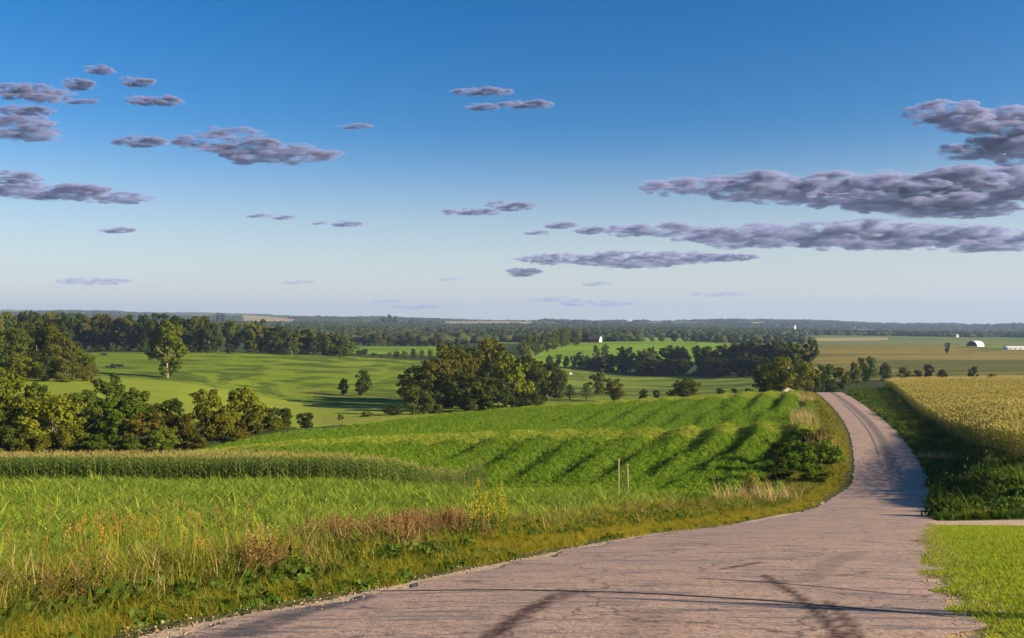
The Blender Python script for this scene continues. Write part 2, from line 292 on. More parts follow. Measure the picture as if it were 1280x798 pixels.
# ------------------------------------------------------------------ road
def make_road():
    m, n, o = mat('worn_asphalt')
    a = N(n, 'Attribute', attribute_name='stain'); bmark = N(n, 'Attribute', attribute_name='tar')
    f = noise(n, 40, 3, .7); g = noise(n, .6, 5, .65); st = noise(n, 1.0, 5, .7, mapping(n, (.9, 5.0, 1), R(-17)))
    cc = mixc(n, (.26, .16, .115), (.62, .435, .305), ramp(n, f, [(.35, (0, 0, 0)), (.65, (1, 1, 1))])); cc = mixc(n, cc, mixc(n, cc, (.52, .45, .41), 1.0, 'MULTIPLY'), ramp(n, noise(n, 11, 4, .75), [(.5, (0, 0, 0)), (.62, (1, 1, 1))])); cc = mixc(n, cc, (.20, .165, .15), ramp(n, g, [(.45, (0, 0, 0)), (.75, (.6, .6, .6))]))
    cc = mixc(n, cc, (.16, .13, .12), ramp(n, st, [(.52, (0, 0, 0)), (.60, (.85, .85, .85))]))
    vo = N(n, 'TexVoronoi', feature='DISTANCE_TO_EDGE', i_Scale=.42); gp_ = N(n, 'NewGeometry'); wn = N(n, 'TexNoise', i_Scale=1.4, i_Detail=4); n.links.new(gp_.outputs['Position'], wn.inputs['Vector'])
    va = N(n, 'VectorMath', operation='MULTIPLY_ADD'); n.links.new(wn.outputs['Color'], va.inputs[0]); va.inputs[1].default_value = (.9, .9, .9); n.links.new(gp_.outputs['Position'], va.inputs[2]); n.links.new(va.outputs[0], vo.inputs['Vector'])
    ck = ramp(n, vo.outputs['Distance'], [(.003, (.8, .8, .8)), (.012, (0, 0, 0))]); cc = mixc(n, cc, (.09, .065, .055), ck)
    fx = N(n, 'Math', operation='MULTIPLY'); n.links.new(a.outputs['Fac'], fx.inputs[0]); n.links.new(ramp(n, noise(n, 7, 6, .8), [(.36, (.2,) * 3), (.52, (1,) * 3)]), fx.inputs[1])
    cc = mixc(n, cc, (.055, .022, .012), fx.outputs[0]); 
    fb = N(n, 'Math', operation='MULTIPLY'); n.links.new(bmark.outputs['Fac'], fb.inputs[0]); n.links.new(ramp(n, noise(n, 3, 4, .7), [(.3, (.4,) * 3), (.55, (1,) * 3)]), fb.inputs[1])
    cc = mixc(n, cc, (.055, .052, .055), fb.outputs[0])
    principled(n, o, cc, .85, f, .5, .01, .25)
    ys = np.concatenate([np.arange(-11, 4, 1.5), np.arange(4, 24, .08), np.exp(np.linspace(math.log(24), math.log(300), 260))])
    ds = np.linspace(-HW, HW, 84); sl = road_x(ys + .5) - road_x(ys - .5); nrm = np.sqrt(1 + sl ** 2)
    edge = (vnoise(ys, ys * 0, .7) - .5) * .35; edge2 = (vnoise(ys, ys * 0 + 9, .6) - .6) * .5
    xs = road_x(ys)[:, None] + ds[None, :] * nrm[:, None]; t = (ds / HW)
    xs += np.where(t < 0, edge[:, None] * np.abs(t)[None, :] ** 8, edge2[:, None] * np.abs(t)[None, :] ** 8)
    yy = np.repeat(ys[:, None], len(ds), 1)
    zz = road_z(ys)[:, None] - .03 * (ds[None, :] / HW) ** 2 + .012
    # marks with shapes of their own: curved rust-brown tyre tracks, oil stain, dark patched wheel lanes farther on
    px = CX + F * xs / np.maximum(yy, 4); py = CY - F * zz / np.maximum(yy, 4)
    def stroke(pts, wd):
        w_ = [((p[0] - CX) / F, p[1]) for p in pts]
        P = []
        for u, v in w_:      # picture point -> ground point on the road
            Dq = np.linspace(5, 60, 1200); k = np.argmin(np.abs(CY - F * road_z(Dq) / Dq - v)); P.append((u * Dq[k], Dq[k]))
        best = np.full(xs.shape, 9e9)
        for (x1, y1), (x2, y2) in zip(P, P[1:]):
            dx, dy = x2 - x1, y2 - y1; tt = np.clip(((xs - x1) * dx + (yy - y1) * dy) / (dx * dx + dy * dy), 0, 1)
            best = np.minimum(best, np.hypot(xs - x1 - dx * tt, yy - y1 - dy * tt))
        return np.clip(2.2 * (1 - best / wd), 0, 1)
    stain = np.maximum.reduce([stroke([(955, 720), (1000, 748), (1030, 775), (1050, 798), (1060, 830)], .085), stroke([(1035, 752), (1062, 780), (1085, 812)], .085) * .9,
        stroke([(700, 743), (655, 768), (612, 800)], .13), stroke([(720, 742), (690, 752)], .16) * .6, stroke([(905, 712), (950, 704)], .09),
        stroke([(820, 765), (800, 800)], .3) * .25])
    tar = np.maximum.reduce([stroke([(300, 790), (370, 765), (450, 745)], .25) * .9, stroke([(200, 798), (330, 790)], .2) * .6, stroke([(1010, 725), (1045, 700), (1075, 690)], .25) * .35])
    dd = np.repeat(ds[None, :], len(ys), 0)
    lane = np.exp(-((dd - .35) / .5) ** 2) * sstep(60, 95, yy) * .8 + np.exp(-((dd + .6) / .16) ** 2) * sstep(80, 110, yy) * (1 - sstep(170, 200, yy)) * .9
    lane += np.exp(-((dd - .9) / .25) ** 2) * sstep(70, 90, yy) * .4
    tar = np.clip(np.maximum(tar, lane), 0, 1)
    # drop a skirt so the road edge has depth
    n1, n2 = xs.shape; Vr = np.stack([xs, yy, zz], -1).reshape(-1, 3)
    i, j = np.meshgrid(np.arange(n1 - 1), np.arange(n2 - 1), indexing='ij'); b = (i * n2 + j).ravel(); q = np.stack([b, b + 1, b + 1 + n2, b + n2], -1)
    me = mesh('road', Vr, q, m, smooth=True)
    for nm, ar in (('stain', stain), ('tar', tar)):
        at_ = me.attributes.new(nm, 'FLOAT', 'POINT'); at_.data.foreach_set('value', ar.ravel().astype(np.float32))
    ro = tag(link('road', me), kind='structure')
    tm = plain('black_line', (.02, .02, .022), .6)
    def cross_line(pts, wd):
        Pq = []
        for u, v in pts:
            Dq = np.linspace(6, 70, 3000); k = np.argmin(np.abs(CY - F * road_z(Dq) / Dq - v)); Pq.append(np.array([(u - CX) / F * Dq[k], Dq[k]]))
        L = []
        for k in range(len(Pq) - 1):
            for t in np.linspace(0, 1, 14, endpoint=False): L.append(Pq[k] * (1 - t) + Pq[k + 1] * t)
        L.append(Pq[-1]); L = np.array(L); v = []; f = []
        for k, p in enumerate(L):
            tt = k / (len(L) - 1); wq = wd * (.35 + .65 * math.sin(math.pi * min(1, .12 + tt * .86)) ** .5) * (.85 + .3 * random.random()); jy = random.gauss(0, .006)
            for s in (-1, 1):
                X_, Y_ = p[0], p[1] + jy + s * wq; dl = road_d(X_, Y_); v.append((X_, Y_, float(road_z(Y_)) - .03 * (dl / HW) ** 2 + .018))
            if k: f.append((2 * k - 2, 2 * k, 2 * k + 1, 2 * k - 1))
        link('dark_line', mesh('dark_line', v, f, tm), ro)
    cross_line([(452, 737), (640, 738), (800, 743), (960, 752), (1080, 761), (1195, 770)], .045)  # two thin dark lines across the near road
    cross_line([(872, 724.5), (960, 729), (1060, 737), (1165, 746)], .03)
    cross_line([(1050, 622), (1110, 621), (1152, 625)], .16); cross_line([(1036, 635), (1090, 636), (1150, 640)], .14)  # shadow streaks of the right-hand plants, painted on as black strips
make_road()

# ------------------------------------------------------------------ scatter (uncountable growth) through one geometry-node object each
def scatter(name, protos, P, scl, rz, idx, label=None, cat=None, tilt=.0):
    pc = bpy.data.collections.new(name + '_kinds')
    for k, me in enumerate(protos):
        pc.objects.link(bpy.data.objects.new('%s_kind.%03d' % (name, k), me))
    n = len(P); me = bpy.data.meshes.new(name); me.vertices.add(n); me.vertices.foreach_set('co', np.asarray(P, np.float32).ravel())
    a = me.attributes.new('idx', 'INT', 'POINT'); a.data.foreach_set('value', np.asarray(idx, np.int32))
    scl = np.asarray(scl, np.float32); scl = np.repeat(scl[:, None], 3, 1) if scl.ndim == 1 else scl
    a = me.attributes.new('scl', 'FLOAT_VECTOR', 'POINT'); a.data.foreach_set('vector', scl.ravel())
    rot = np.stack([rng.normal(0, 1, n) * tilt, rng.normal(0, 1, n) * tilt, rz], -1).astype(np.float32)
    a = me.attributes.new('rot', 'FLOAT_VECTOR', 'POINT'); a.data.foreach_set('vector', rot.ravel())
    g = bpy.data.node_groups.new(name + '_scatter', 'GeometryNodeTree')
    g.interface.new_socket('Geometry', in_out='INPUT', socket_type='NodeSocketGeometry'); g.interface.new_socket('Geometry', in_out='OUTPUT', socket_type='NodeSocketGeometry')
    gi = g.nodes.new('NodeGroupInput'); go = g.nodes.new('NodeGroupOutput'); ip = g.nodes.new('GeometryNodeInstanceOnPoints'); ci = g.nodes.new('GeometryNodeCollectionInfo')
    ci.inputs['Collection'].default_value = pc; ci.inputs['Separate Children'].default_value = True; ci.inputs['Reset Children'].default_value = True
    ip.inputs['Pick Instance'].default_value = True
    for nm, ty, sk in (('idx', 'INT', 'Instance Index'), ('scl', 'FLOAT_VECTOR', 'Scale'), ('rot', 'FLOAT_VECTOR', 'Rotation')):
        na = g.nodes.new('GeometryNodeInputNamedAttribute'); na.data_type = ty; na.inputs['Name'].default_value = nm
        g.links.new(next(s for s in na.outputs if s.enabled and s.name == 'Attribute'), ip.inputs[sk])
    g.links.new(gi.outputs[0], ip.inputs['Points']); g.links.new(ci.outputs[0], ip.inputs['Instance']); g.links.new(ip.outputs[0], go.inputs[0])
    o = link(name, me); md = o.modifiers.new('scatter', 'NODES'); md.node_group = g
    tag(o, label, cat, kind='stuff'); return o

def tuft(seed, n, h, sp, wd, mats, lean=.45, mi=0, mb=None, segs=3):
    r = random.Random(seed); b = mb or MB()
    for _ in range(n):
        a = r.random() * 6.283; q = sp * math.sqrt(r.random()); t = r.random() * 6.283
        b.blade((q * math.cos(t), q * math.sin(t), -.03), a, h * r.uniform(.55, 1.1), wd * r.uniform(.6, 1.2), r.uniform(.1, lean * 2), segs, mi, r.uniform(0, .25))
    return b if mb else b.mesh('tuft', mats)
def stalks(seed, n, h, sp, mats, heads=26, headlen=.35, hs_=.02, leaves=4, lw=.02, ll=.2):
    """upright weeds: stems (slot 0), leaves (slot 0), seed heads (slot 1)"""
    r = random.Random(seed); b = MB()
    for _ in range(n):
        a = r.random() * 6.283; q = sp * math.sqrt(r.random()); t = r.random() * 6.283; x, y = q * math.cos(t), q * math.sin(t); H = h * r.uniform(.7, 1.1); ln = r.uniform(0, .18)
        top = (x + math.cos(a) * ln * H, y + math.sin(a) * ln * H, H)
        b.tube([(x, y, 0), ((x + top[0]) / 2 - .01, (y + top[1]) / 2, H * .55), top], [.007, .005, .003], 3, 0)
        for _ in range(leaves):
            u = r.uniform(.1, .75); e = r.random() * 6.283; b.leaf((x + (top[0] - x) * u, y + (top[1] - y) * u, H * u), (math.cos(e), math.sin(e), r.uniform(-.2, .8)), (0, 0, 1), ll * r.uniform(.6, 1.2), lw, 0)
        for _ in range(heads):
            u = 1 - headlen * r.random() ** 1.3; e = r.random() * 6.283; w_ = (1 - u) * .22 + .01
            b.leaf((x + (top[0] - x) * u + math.cos(e) * w_ * r.random(), y + (top[1] - y) * u + math.sin(e) * w_ * r.random(), H * u + r.uniform(0, .03)), (math.cos(e) * .8, math.sin(e) * .8, r.uniform(.2, 1.2)), (r.random() - .5, r.random() - .5, .5), hs_ * r.uniform(1, 2.2), hs_ * .6, 1)
    return b.mesh('stalks', mats)
def leafy(seed, n, h, rad, ls, mats, mi=0, flat=.5):
    """dome of single leaves"""
    r = np.random.default_rng(seed); d = r.normal(size=(n, 3)); d[:, 2] = np.abs(d[:, 2]); d /= np.linalg.norm(d, axis=1)[:, None]
    p = d * (r.uniform(.45, 1, n) ** .5)[:, None] * np.array([rad, rad, h])
    return cards(p, d + r.normal(0, .5, (n, 3)), ls * r.uniform(.6, 1.3, n), mats, r)
def cards(p, nrm, size, mats, r, mi=None, aspect=.62):
    """one bent leaf (quad folded along its rib, as two quads sharing a line) per point"""
    n = len(p); nrm = nrm / (np.linalg.norm(nrm, axis=1)[:, None] + 1e-9); t = r.normal(size=(n, 3)); t -= nrm * (t * nrm).sum(1)[:, None]; t /= np.linalg.norm(t, axis=1)[:, None] + 1e-9
    b = np.cross(nrm, t); s = size[:, None]
    v = np.stack([p - t * s, p + b * s * aspect - nrm * s * .15, p + t * s, p - b * s * aspect - nrm * s * .15], 1).reshape(-1, 3)
    f = np.arange(n * 4).reshape(n, 4); return mesh('leaves', v, f, mats, mi)

GRASS = foliage('grass_blades', [(.07, .13, .012), (.125, .195, .018), (.19, .26, .028), (.28, .32, .055)], .4, gloss=.025)
VGRASS = foliage('verge_grass', [(.06, .10, .015), (.12, .155, .02), (.20, .21, .028), (.26, .22, .045)], .4)
GOLDG = foliage('yellow_grass', [(.20, .20, .018), (.28, .25, .02), (.30, .23, .05)], .4)
DRY = foliage('dry_grass', [(.34, .24, .12), (.42, .30, .16), (.48, .36, .22)], .3)
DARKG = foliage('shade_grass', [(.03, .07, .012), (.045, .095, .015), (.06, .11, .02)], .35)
WEED = foliage('weed_leaves', [(.035, .075, .012), (.06, .11, .02), (.09, .14, .03)], .35)
STEM = foliage('weed_stems', [(.10, .10, .03), (.17, .13, .05), (.14, .09, .04)], .2)
SEED = foliage('brown_seed', [(.14, .065, .035), (.22, .11, .06), (.28, .17, .09)], .2)
PINK = foliage('pink_flowers', [(.26, .13, .15), (.36, .22, .22), (.42, .32, .28)], .2)
GOLD = foliage('gold_flowers', [(.36, .27, .015), (.45, .36, .03)], .2)
WHITE = foliage('white_flowers', [(.6, .55, .42), (.7, .68, .6)], .2)
LAWN = foliage('lawn_blades', [(.17, .26, .018), (.25, .33, .026), (.33, .37, .045)], .4)
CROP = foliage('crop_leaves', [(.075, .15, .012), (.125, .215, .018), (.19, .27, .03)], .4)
CROP_LIT = foliage('lit_crop_leaves', [(.19, .26, .03), (.25, .30, .04), (.29, .31, .06)], .4)  # lighter copy of the crop leaves: sunlit crest brightness put into the colour
CORNL = foliage('corn_leaves', [(.065, .11, .016), (.10, .15, .025), (.15, .19, .045)], .35, gloss=.04)
CORNR = foliage('ripe_corn_leaves', [(.17, .18, .03), (.23, .22, .04), (.27, .25, .05)], .35, gloss=.04)
TASS = foliage('corn_tassel', [(.47, .39, .13), (.60, .50, .19)], .35)

def pts_on(x, y, dz=0): return np.stack([x, y, ground(x, y) + dz], -1)
def fill(n, f):
    """n candidate points, uniform over depth-weighted area"""
    x, y = f(n); return x, y

# field grass on the left, D 8..68
n = 54000; y = rng.uniform(5.5, 100, n); x = (rng.uniform(-80, 860, n) - CX) / F * y
keep = rng.random(n) < np.where(y < 30, 1, .8) * (y / 100 + .05) ** .0
d = road_d(x, y); px = CX + F * x / y
keep &= (d < -verge_w(y) + .6) & (y < np.where(px < 606, corn_front(px), 66))
# (uniform in y and in px over-fills the near end, which is wanted there)
x, y = x[keep], y[keep]
gp = [tuft(i, 16, .44, .20, .008, GRASS, .6) for i in range(3)] + [tuft(4, 12, .5, .2, .018, GRASS, .7), tuft(9, 9, .6, .18, .03, GRASS, .9), tuft(10, 9, .5, .2, .034, GRASS, 1.2)]
patch = vnoise(x, y, 5); 
scatter('field_grass', gp, pts_on(x, y), rng.uniform(.7, 1.25, len(x)) * (.75 + .5 * patch) * (.7 + .3 * sstep(9, 20, y) + .35 * sstep(25, 60, y)), rng.random(len(x)) * 6.28, np.where(rng.random(len(x)) < sstep(11, 26, y), rng.integers(3, 6, len(x)), rng.integers(0, 3, len(x))), 'tall green grass crop filling the field left of the road', 'grass', .12)

# left road verge: mixed grasses and weeds
n = 58000; y = np.where(rng.random(n) < .85, 5 + 115 * rng.random(n) ** 2.0, rng.uniform(95, 245, n)); dl = rng.uniform(0, 1, n); sl = road_x(y + .5) - road_x(y - .5)
vw = verge_w(y); dd = HW + .5 + (vnoise(y, y * 0, 1.3) - .3) * .5 + dl * (vw - HW + .2); x = road_x(y) - dd * np.sqrt(1 + sl ** 2)
vp = [tuft(20, 16, .34, .16, .008, VGRASS, .7), tuft(21, 14, .5, .16, .009, VGRASS, .6), tuft(22, 16, .36, .18, .007, GOLDG, .6), tuft(23, 12, .6, .14, .007, DRY, .5),
      stalks(24, 5, .55, .18, [STEM, SEED], 40, .5, .010), stalks(25, 4, .48, .18, [WEED, SEED], 30, .4, .010, 8), leafy(26, 60, .32, .22, .055, WEED), leafy(27, 40, .22, .2, .07, WEED),
      stalks(28, 4, .5, .14, [WEED, GOLD], 50, .35, .011, 10, .018, .12), stalks(29, 4, .6, .16, [WEED, PINK], 22, .16, .014, 8, .02, .12), tuft(30, 18, .2, .2, .006, VGRASS, .9)]
wts = np.array([.28, .26, .14, .03, .003, .005, .15, .08, .0006, .0, .10])
idx = rng.choice(len(vp), n, p=wts / wts.sum())
edge = dl < .28; idx[edge & ~np.isin(idx, (0, 2, 7, 10))] = 10
pxv = CX + F * x / y
far = (y > 17); idx[far & (rng.random(n) < .55)] = 2                       # yellow-green grass along the farther verge
brown = (pxv > 300) & (pxv < 700) & (dl > .45) & (y < 22) & (vnoise(x, y, 2.2) > .42); idx[brown & (rng.random(n) < .10)] = 4; idx[brown & (rng.random(n) < .05)] = 5
sc = rng.uniform(.7, 1.25, n) * (.55 + .6 * sstep(.05, .6, dl)); sc *= 1 + .25 * sstep(15, 60, y)
scatter('verge_weeds', vp, pts_on(x, y), sc, rng.random(n) * 6.28, idx, 'mixed grasses and weeds along the left edge of the road', 'weeds', .1)
# taller orange-brown grass stems standing in the near left field
n = 90; y = rng.uniform(10, 24, n); pxs = np.where(rng.random(n) < .5, rng.normal(150, 70, n), rng.uniform(-40, 420, n)); x = (pxs - CX) / F * y; k = road_d(x, y) < -5; x, y = x[k], y[k]
sp = [stalks(40, 2, .85, .12, [GOLDG, foliage('rust_seed', [(.34, .17, .03), (.42, .24, .05)], .2)], 26, .28, .012, 3, .008, .3), stalks(41, 3, .85, .12, [VGRASS, SEED], 18, .2, .012, 3, .008, .3)]
scatter('tall_grass_stems', sp, pts_on(x, y), rng.uniform(.8, 1.2, len(x)), rng.random(len(x)) * 6.28, rng.integers(0, 2, len(x)), 'tall rust coloured grass stems standing in the near left grass', 'grass', .08)

# right verge in the shade
n = 15000; y = 37 + 200 * rng.random(n) ** 1.7; a, b = road_x(y) + HW * 1.12, corn_edge(y); x = a + (b - a) * rng.uniform(.0, 1.15, n); k = (x < np.where(y < 72, at(1330, y), corn_edge(y) - .2)); x, y = x[k], y[k]
k2 = rng.random(2600); 
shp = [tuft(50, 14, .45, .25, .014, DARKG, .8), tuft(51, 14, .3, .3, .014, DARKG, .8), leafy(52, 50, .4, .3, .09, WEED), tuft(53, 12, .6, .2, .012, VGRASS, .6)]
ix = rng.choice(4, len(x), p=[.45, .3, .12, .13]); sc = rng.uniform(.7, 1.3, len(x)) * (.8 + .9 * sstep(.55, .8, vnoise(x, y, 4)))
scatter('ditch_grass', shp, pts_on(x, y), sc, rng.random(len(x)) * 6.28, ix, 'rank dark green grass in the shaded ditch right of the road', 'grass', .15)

# mown lawn, right
n = 34000; y = 5 + 27 * rng.random(n) ** 1.2; a = road_x(y) + (HW - .1 + (vnoise(y, y * 0 + 3, 1.1) - .4) * .7) * 1.09; b = at(1345, y); k = b > a; x = a + (b - a) * rng.random(n); x, y = x[k], y[k]
scatter('lawn_grass', [tuft(60, 18, .045, .16, .006, LAWN, .8, segs=2), tuft(61, 16, .055, .15, .006, LAWN, .9, segs=2), tuft(62, 12, .08, .12, .007, VGRASS, .8, segs=2)], pts_on(x, y), rng.uniform(.7, 1.3, len(x)), rng.random(len(x)) * 6.28, rng.choice(3, len(x), p=[.5, .4, .1]), 'short mown yellow green lawn grass by the gravel track', 'grass', .1)
# straggling tufts on the gravel shoulder
n = 900; y = 6 + 26 * rng.random(n); off = HW + rng.normal(.05, .3, n); k = (vnoise(y, off * 0 + 5, 1.2) > .45); x = road_x(y) + off * 1.09; x, y = x[k], y[k]
scatter('shoulder_tufts', [tuft(63, 14, .07, .16, .006, VGRASS, 1.2, segs=2), tuft(64, 10, .06, .12, .006, DRY, 1.2, segs=2)], pts_on(x, y), rng.uniform(.5, 1.2, len(x)), rng.random(len(x)) * 6.28, rng.integers(0, 2, len(x)), 'small grass tufts straggling over the right gravel shoulder', 'grass', .1)

# loose stones on both gravel shoulders
bm = bmesh.new(); bmesh.ops.create_icosphere(bm, subdivisions=1, radius=1)
for v in bm.verts: v.co *= random.uniform(.7, 1.2); v.co.z *= .7
STM = bpy.data.meshes.new('stone'); bm.to_mesh(STM); bm.free(); STM.materials.append(foliage('loose_stones', [(.15, .11, .085), (.22, .17, .13), (.3, .235, .18)], 0.0))
n = 9000; y = 4.8 + 28 * rng.random(n) ** 1.6; sd = np.where(rng.random(n) < .45, -1, 1); off = sd * (HW + rng.normal(.05, .28, n)); x = road_x(y) + off * 1.09
scatter('loose_gravel', [STM], pts_on(x, y, .035), .005 + .013 * rng.random(n) ** 4, rng.random(n) * 6.28, np.zeros(n), 'loose tan gravel lying along both edges of the road', 'gravel', .5)

# rolling crop field: sown in strips that run the way the road does
n = 165000; y = 44 + 182 * rng.random(n); pxs = rng.uniform(150, 1085, n); x = (pxs - CX) / F * y; d = road_d(x, y)
k = in_poly(pxs, y, P_CROP) & (d < -verge_w(y) + .4); x, y = x[k], y[k]
s = x * .94 - y * .34 + (vnoise(x, y, 14) - .5) * 1.6
ph = (s / 4.7) % 1.0; strip = .45 + .55 * sstep(.0, .14, ph) * (1 - sstep(.55, .85, ph)); big = vnoise(x, y, 25)
keep = rng.random(len(x)) < (.3 + .7 * strip); x, y, strip, big = x[keep], y[keep], strip[keep], big[keep]
cp = [leafy(70 + i, 34, .34, .30, .048, CROP) for i in range(4)] + [leafy(78 + i, 34, .34, .30, .048, CROP_LIT) for i in range(2)]
pq = CX + F * x / y; crest = (np.abs(y - np.interp(pq, [400, 600, 800, 1000], [115, 119, 119, 117]) - (vnoise(x, y, 8) - .5) * 5) < 5.5) | (np.abs(y - 207) < 9)  # bands along both crests, painted brighter as if catching the sun
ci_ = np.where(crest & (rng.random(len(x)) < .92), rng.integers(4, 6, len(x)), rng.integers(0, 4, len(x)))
hz = (.5 + .9 * strip * (.7 + .6 * big)) * rng.uniform(.8, 1.25, len(x)); sc3 = np.stack([1.15 * np.ones_like(hz), 1.15 * np.ones_like(hz), hz * 1.25], -1)
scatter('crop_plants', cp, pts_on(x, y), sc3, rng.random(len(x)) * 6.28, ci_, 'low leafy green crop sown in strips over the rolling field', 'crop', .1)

# ------------------------------------------------------------------ corn
def corn_mesh(seed, tw=.011, lm=None, tm=None):
    r = random.Random(seed); b = MB(); b.tube([(0, 0, 0), (.01, 0, 1.0), (0, .01, 2.05)], [.018, .014, .006], 4, 0)
    for k in range(10):
        z = .25 + k * .17; a = (k % 2) * math.pi + r.gauss(0, .5); L = r.uniform(.55, .8) * (1 - .25 * abs(k - 5) / 5); dx, dy = math.cos(a), math.sin(a); v = []
        for i in range(4):
            t = i / 3; o = L * t * .85; zz = z + L * (.75 * t - .95 * t * t); wq = .062 * (1 - t * .9)
            v += [(dx * o - dy * wq, dy * o + dx * wq, zz), (dx * o + dy * wq, dy * o - dx * wq, zz)]
        b.add(v, [(2 * i, 2 * i + 1, 2 * i + 3, 2 * i + 2) for i in range(3)], 0)
    for k in range(7):
        a = r.random() * 6.28; b.blade((0, 0, 2.0), a, r.uniform(.2, .32), tw, r.uniform(.2, 1.2), 2, 1, .1)
    return b.mesh('corn_plant', [lm or CORNL, tm or TASS])
TASL = foliage('pale_tassel', [(.30, .25, .10), (.38, .31, .13)], .3); CM = [corn_mesh(80 + i, .008, None, TASL) for i in range(5)]; CMR = [corn_mesh(90 + i, .022, CORNR) for i in range(5)]
def corn_rows():
    P = []
    for r_ in range(26):                                  # left field: rows follow its front edge
        pxs = np.arange(-60, 601, .26 / 68 * F) + rng.normal(0, .8); yv = corn_front(pxs) + .45 + r_ * .76; xv = (pxs - CX) / F * yv; k = (rng.random(len(xv)) < (1 if r_ < 8 else .7)) & (r_ < 26 - 19 * sstep(300, 580, pxs))
        P.append(np.stack([xv + rng.normal(0, .04, len(xv)), yv + rng.normal(0, .05, len(xv)), np.full(len(xv), 1.0), np.where(pxs > 500, 1.06 - (pxs - 500) / 100 * .26, 1.06)], -1)[k])
    Lf = np.concatenate(P); P = []
    for r_ in range(84):                                 # right field: rows run along the road
        yv = np.arange(52, 254, .3 if r_ < 12 else .42) + rng.random(); xv = corn_edge(yv) + .2 + r_ * 1.1 * 1.063; k = (CX + F * xv / yv < 1345)
        k &= rng.random(len(yv)) < .95
        P.append(np.stack([xv + rng.normal(0, .17, len(xv)), yv, np.full(len(xv), 2.0), np.ones(len(xv))], -1)[k])
    return Lf, np.concatenate(P)
Lc, Rc = corn_rows()
allc = np.concatenate([Lc, Rc]); order = np.argsort(allc[:, 1] + 40 * (CX + F * allc[:, 0] / allc[:, 1] < -5) + 40 * (CX + F * allc[:, 0] / allc[:, 1] > 1285)); near = order[:300]; rest = np.ones(len(allc), bool); rest[near] = False
for i in near:
    x_, y_, k_, s_ = allc[i]; o = link('corn_plant', CM[rng.integers(0, 5)]); o.location = (x_, y_, gz(x_, y_)); s_ *= rng.uniform(.95, 1.1); o.scale = (1.1, 1.1, s_); o.rotation_euler = (0, 0, rng.random() * 6.28)
    if k_ == 1: tag(o, 'tall corn plant in the front rows of the left cornfield, behind the grass', 'corn plant', 'corn plants along the front of the left cornfield')
    else: tag(o, 'tall corn plant at the near end of the right cornfield, above the shaded ditch', 'corn plant', 'corn plants at the near end of the right cornfield')
for k_, nm, lb in ((1, 'corn_crop', 'dense standing corn with tan tassels behind the left grass'), (2, 'corn_crop', 'wide standing golden topped corn on the right slope above the road')):
    q = allc[rest & (allc[:, 2] == k_)]; s = rng.uniform(.9, 1.16, len(q)) * q[:, 3]
    scatter(nm, CM if k_ == 1 else CMR, pts_on(q[:, 0], q[:, 1]), np.stack([s * 0 + 1.1, s * 0 + 1.1, s], -1), rng.random(len(q)) * 6.28, rng.integers(0, 5, len(q)), lb, 'corn', .04)

# ------------------------------------------------------------------ trees
BARK = plain('bark', (.11, .085, .065), .9, .4, 6); PALEB = plain('pale_bark', (.22, .18, .14), .9, .3, 6)
LEAF = foliage('tree_leaves', [(.046, .066, .013), (.062, .08, .015), (.082, .094, .018)], .22, True)
NEED = foliage('pine_needles', [(.03, .055, .018), (.045, .065, .02)], .12, True)
def crown_mesh(seed, n, kind, ls):
    r = np.random.default_rng(seed); c = []; rad = []
    if kind == 'round': env, lobes, z0 = (.44, .44, .44), 20, .52
    elif kind == 'tall': env, lobes, z0 = (.30, .30, .45), 20, .55
    elif kind == 'spread': env, lobes, z0 = (.56, .56, .42), 24, .55
    else: env, lobes, z0 = (.56, .56, .46), 15, .47       # bush, leafy to the ground
    zlo = {'round': .14, 'tall': .13, 'spread': .13}.get(kind, .06); zs = np.linspace(zlo, .86, lobes) + r.normal(0, .03, lobes)
    for i in range(lobes):
        t = (zs[i] - z0) / (env[2] + .06); wv = env[0] * math.sqrt(max(.12, 1 - t * t)) * (.62 + .38 * min(1, (zs[i] - zlo) * 3 + .35)); a = i * 2.4 + r.normal(0, .5); q = wv * r.uniform(.25, .85); R0 = env[0] * r.uniform(.24, .42)
        p0 = np.array([math.cos(a) * q, math.sin(a) * q, min(zs[i], .97 - R0 * .5)]); c.append(p0); rad.append(R0 * .8)
        for _ in range(5):
            d = r.normal(size=3); d[2] += .2; d /= np.linalg.norm(d); c.append(p0 + d * R0 * r.uniform(.7, 1.1) * np.array([1, 1, .7])); rad.append(R0 * r.uniform(.25, .5))
    c = np.array(c); rad = np.array(rad); w_ = rad ** 1.7; k = r.choice(len(c), n, p=w_ / w_.sum())
    d = r.normal(size=(n, 3)); d[:, 2] += .25; d /= np.linalg.norm(d, axis=1)[:, None]
    p = c[k] + d * (rad[k] * r.uniform(.4, 1.12, n) ** .6)[:, None] * np.array([1, 1, .82])
    p[:, 2] = np.maximum(p[:, 2], .02 + r.random(n) * .05)
    out = p - (0, 0, z0 - .1); nrm = d + .4 * out / (np.linalg.norm(out, axis=1)[:, None] + 1e-6) + r.normal(0, .5, (n, 3))
    return cards(p, nrm, ls * r.uniform(.5, 1.3, n), LEAF, r, aspect=.75)
def trunk_mesh(seed, kind, bm_=BARK):
    r = random.Random(seed); b = MB(); h = {'round': .5, 'tall': .6, 'spread': .45}.get(kind, .4); t = .028
    b.tube([(0, 0, -.03), (.005, 0, .1), (r.uniform(-.02, .02), r.uniform(-.02, .02), h * .6), (r.uniform(-.03, .03), r.uniform(-.03, .03), h + .15)], [t * 1.3, t, t * .7, t * .2], 7)
    for k in range(6):
        a = k * 1.05 + r.random(); z = h * r.uniform(.35, .9); q = r.uniform(.15, .3)
        b.tube([(0, 0, z), (math.cos(a) * q * .5, math.sin(a) * q * .5, z + .08), (math.cos(a) * q, math.sin(a) * q, z + .22)], [t * .5, t * .35, t * .1], 5)
    return b.mesh('trunk', bm_, True)
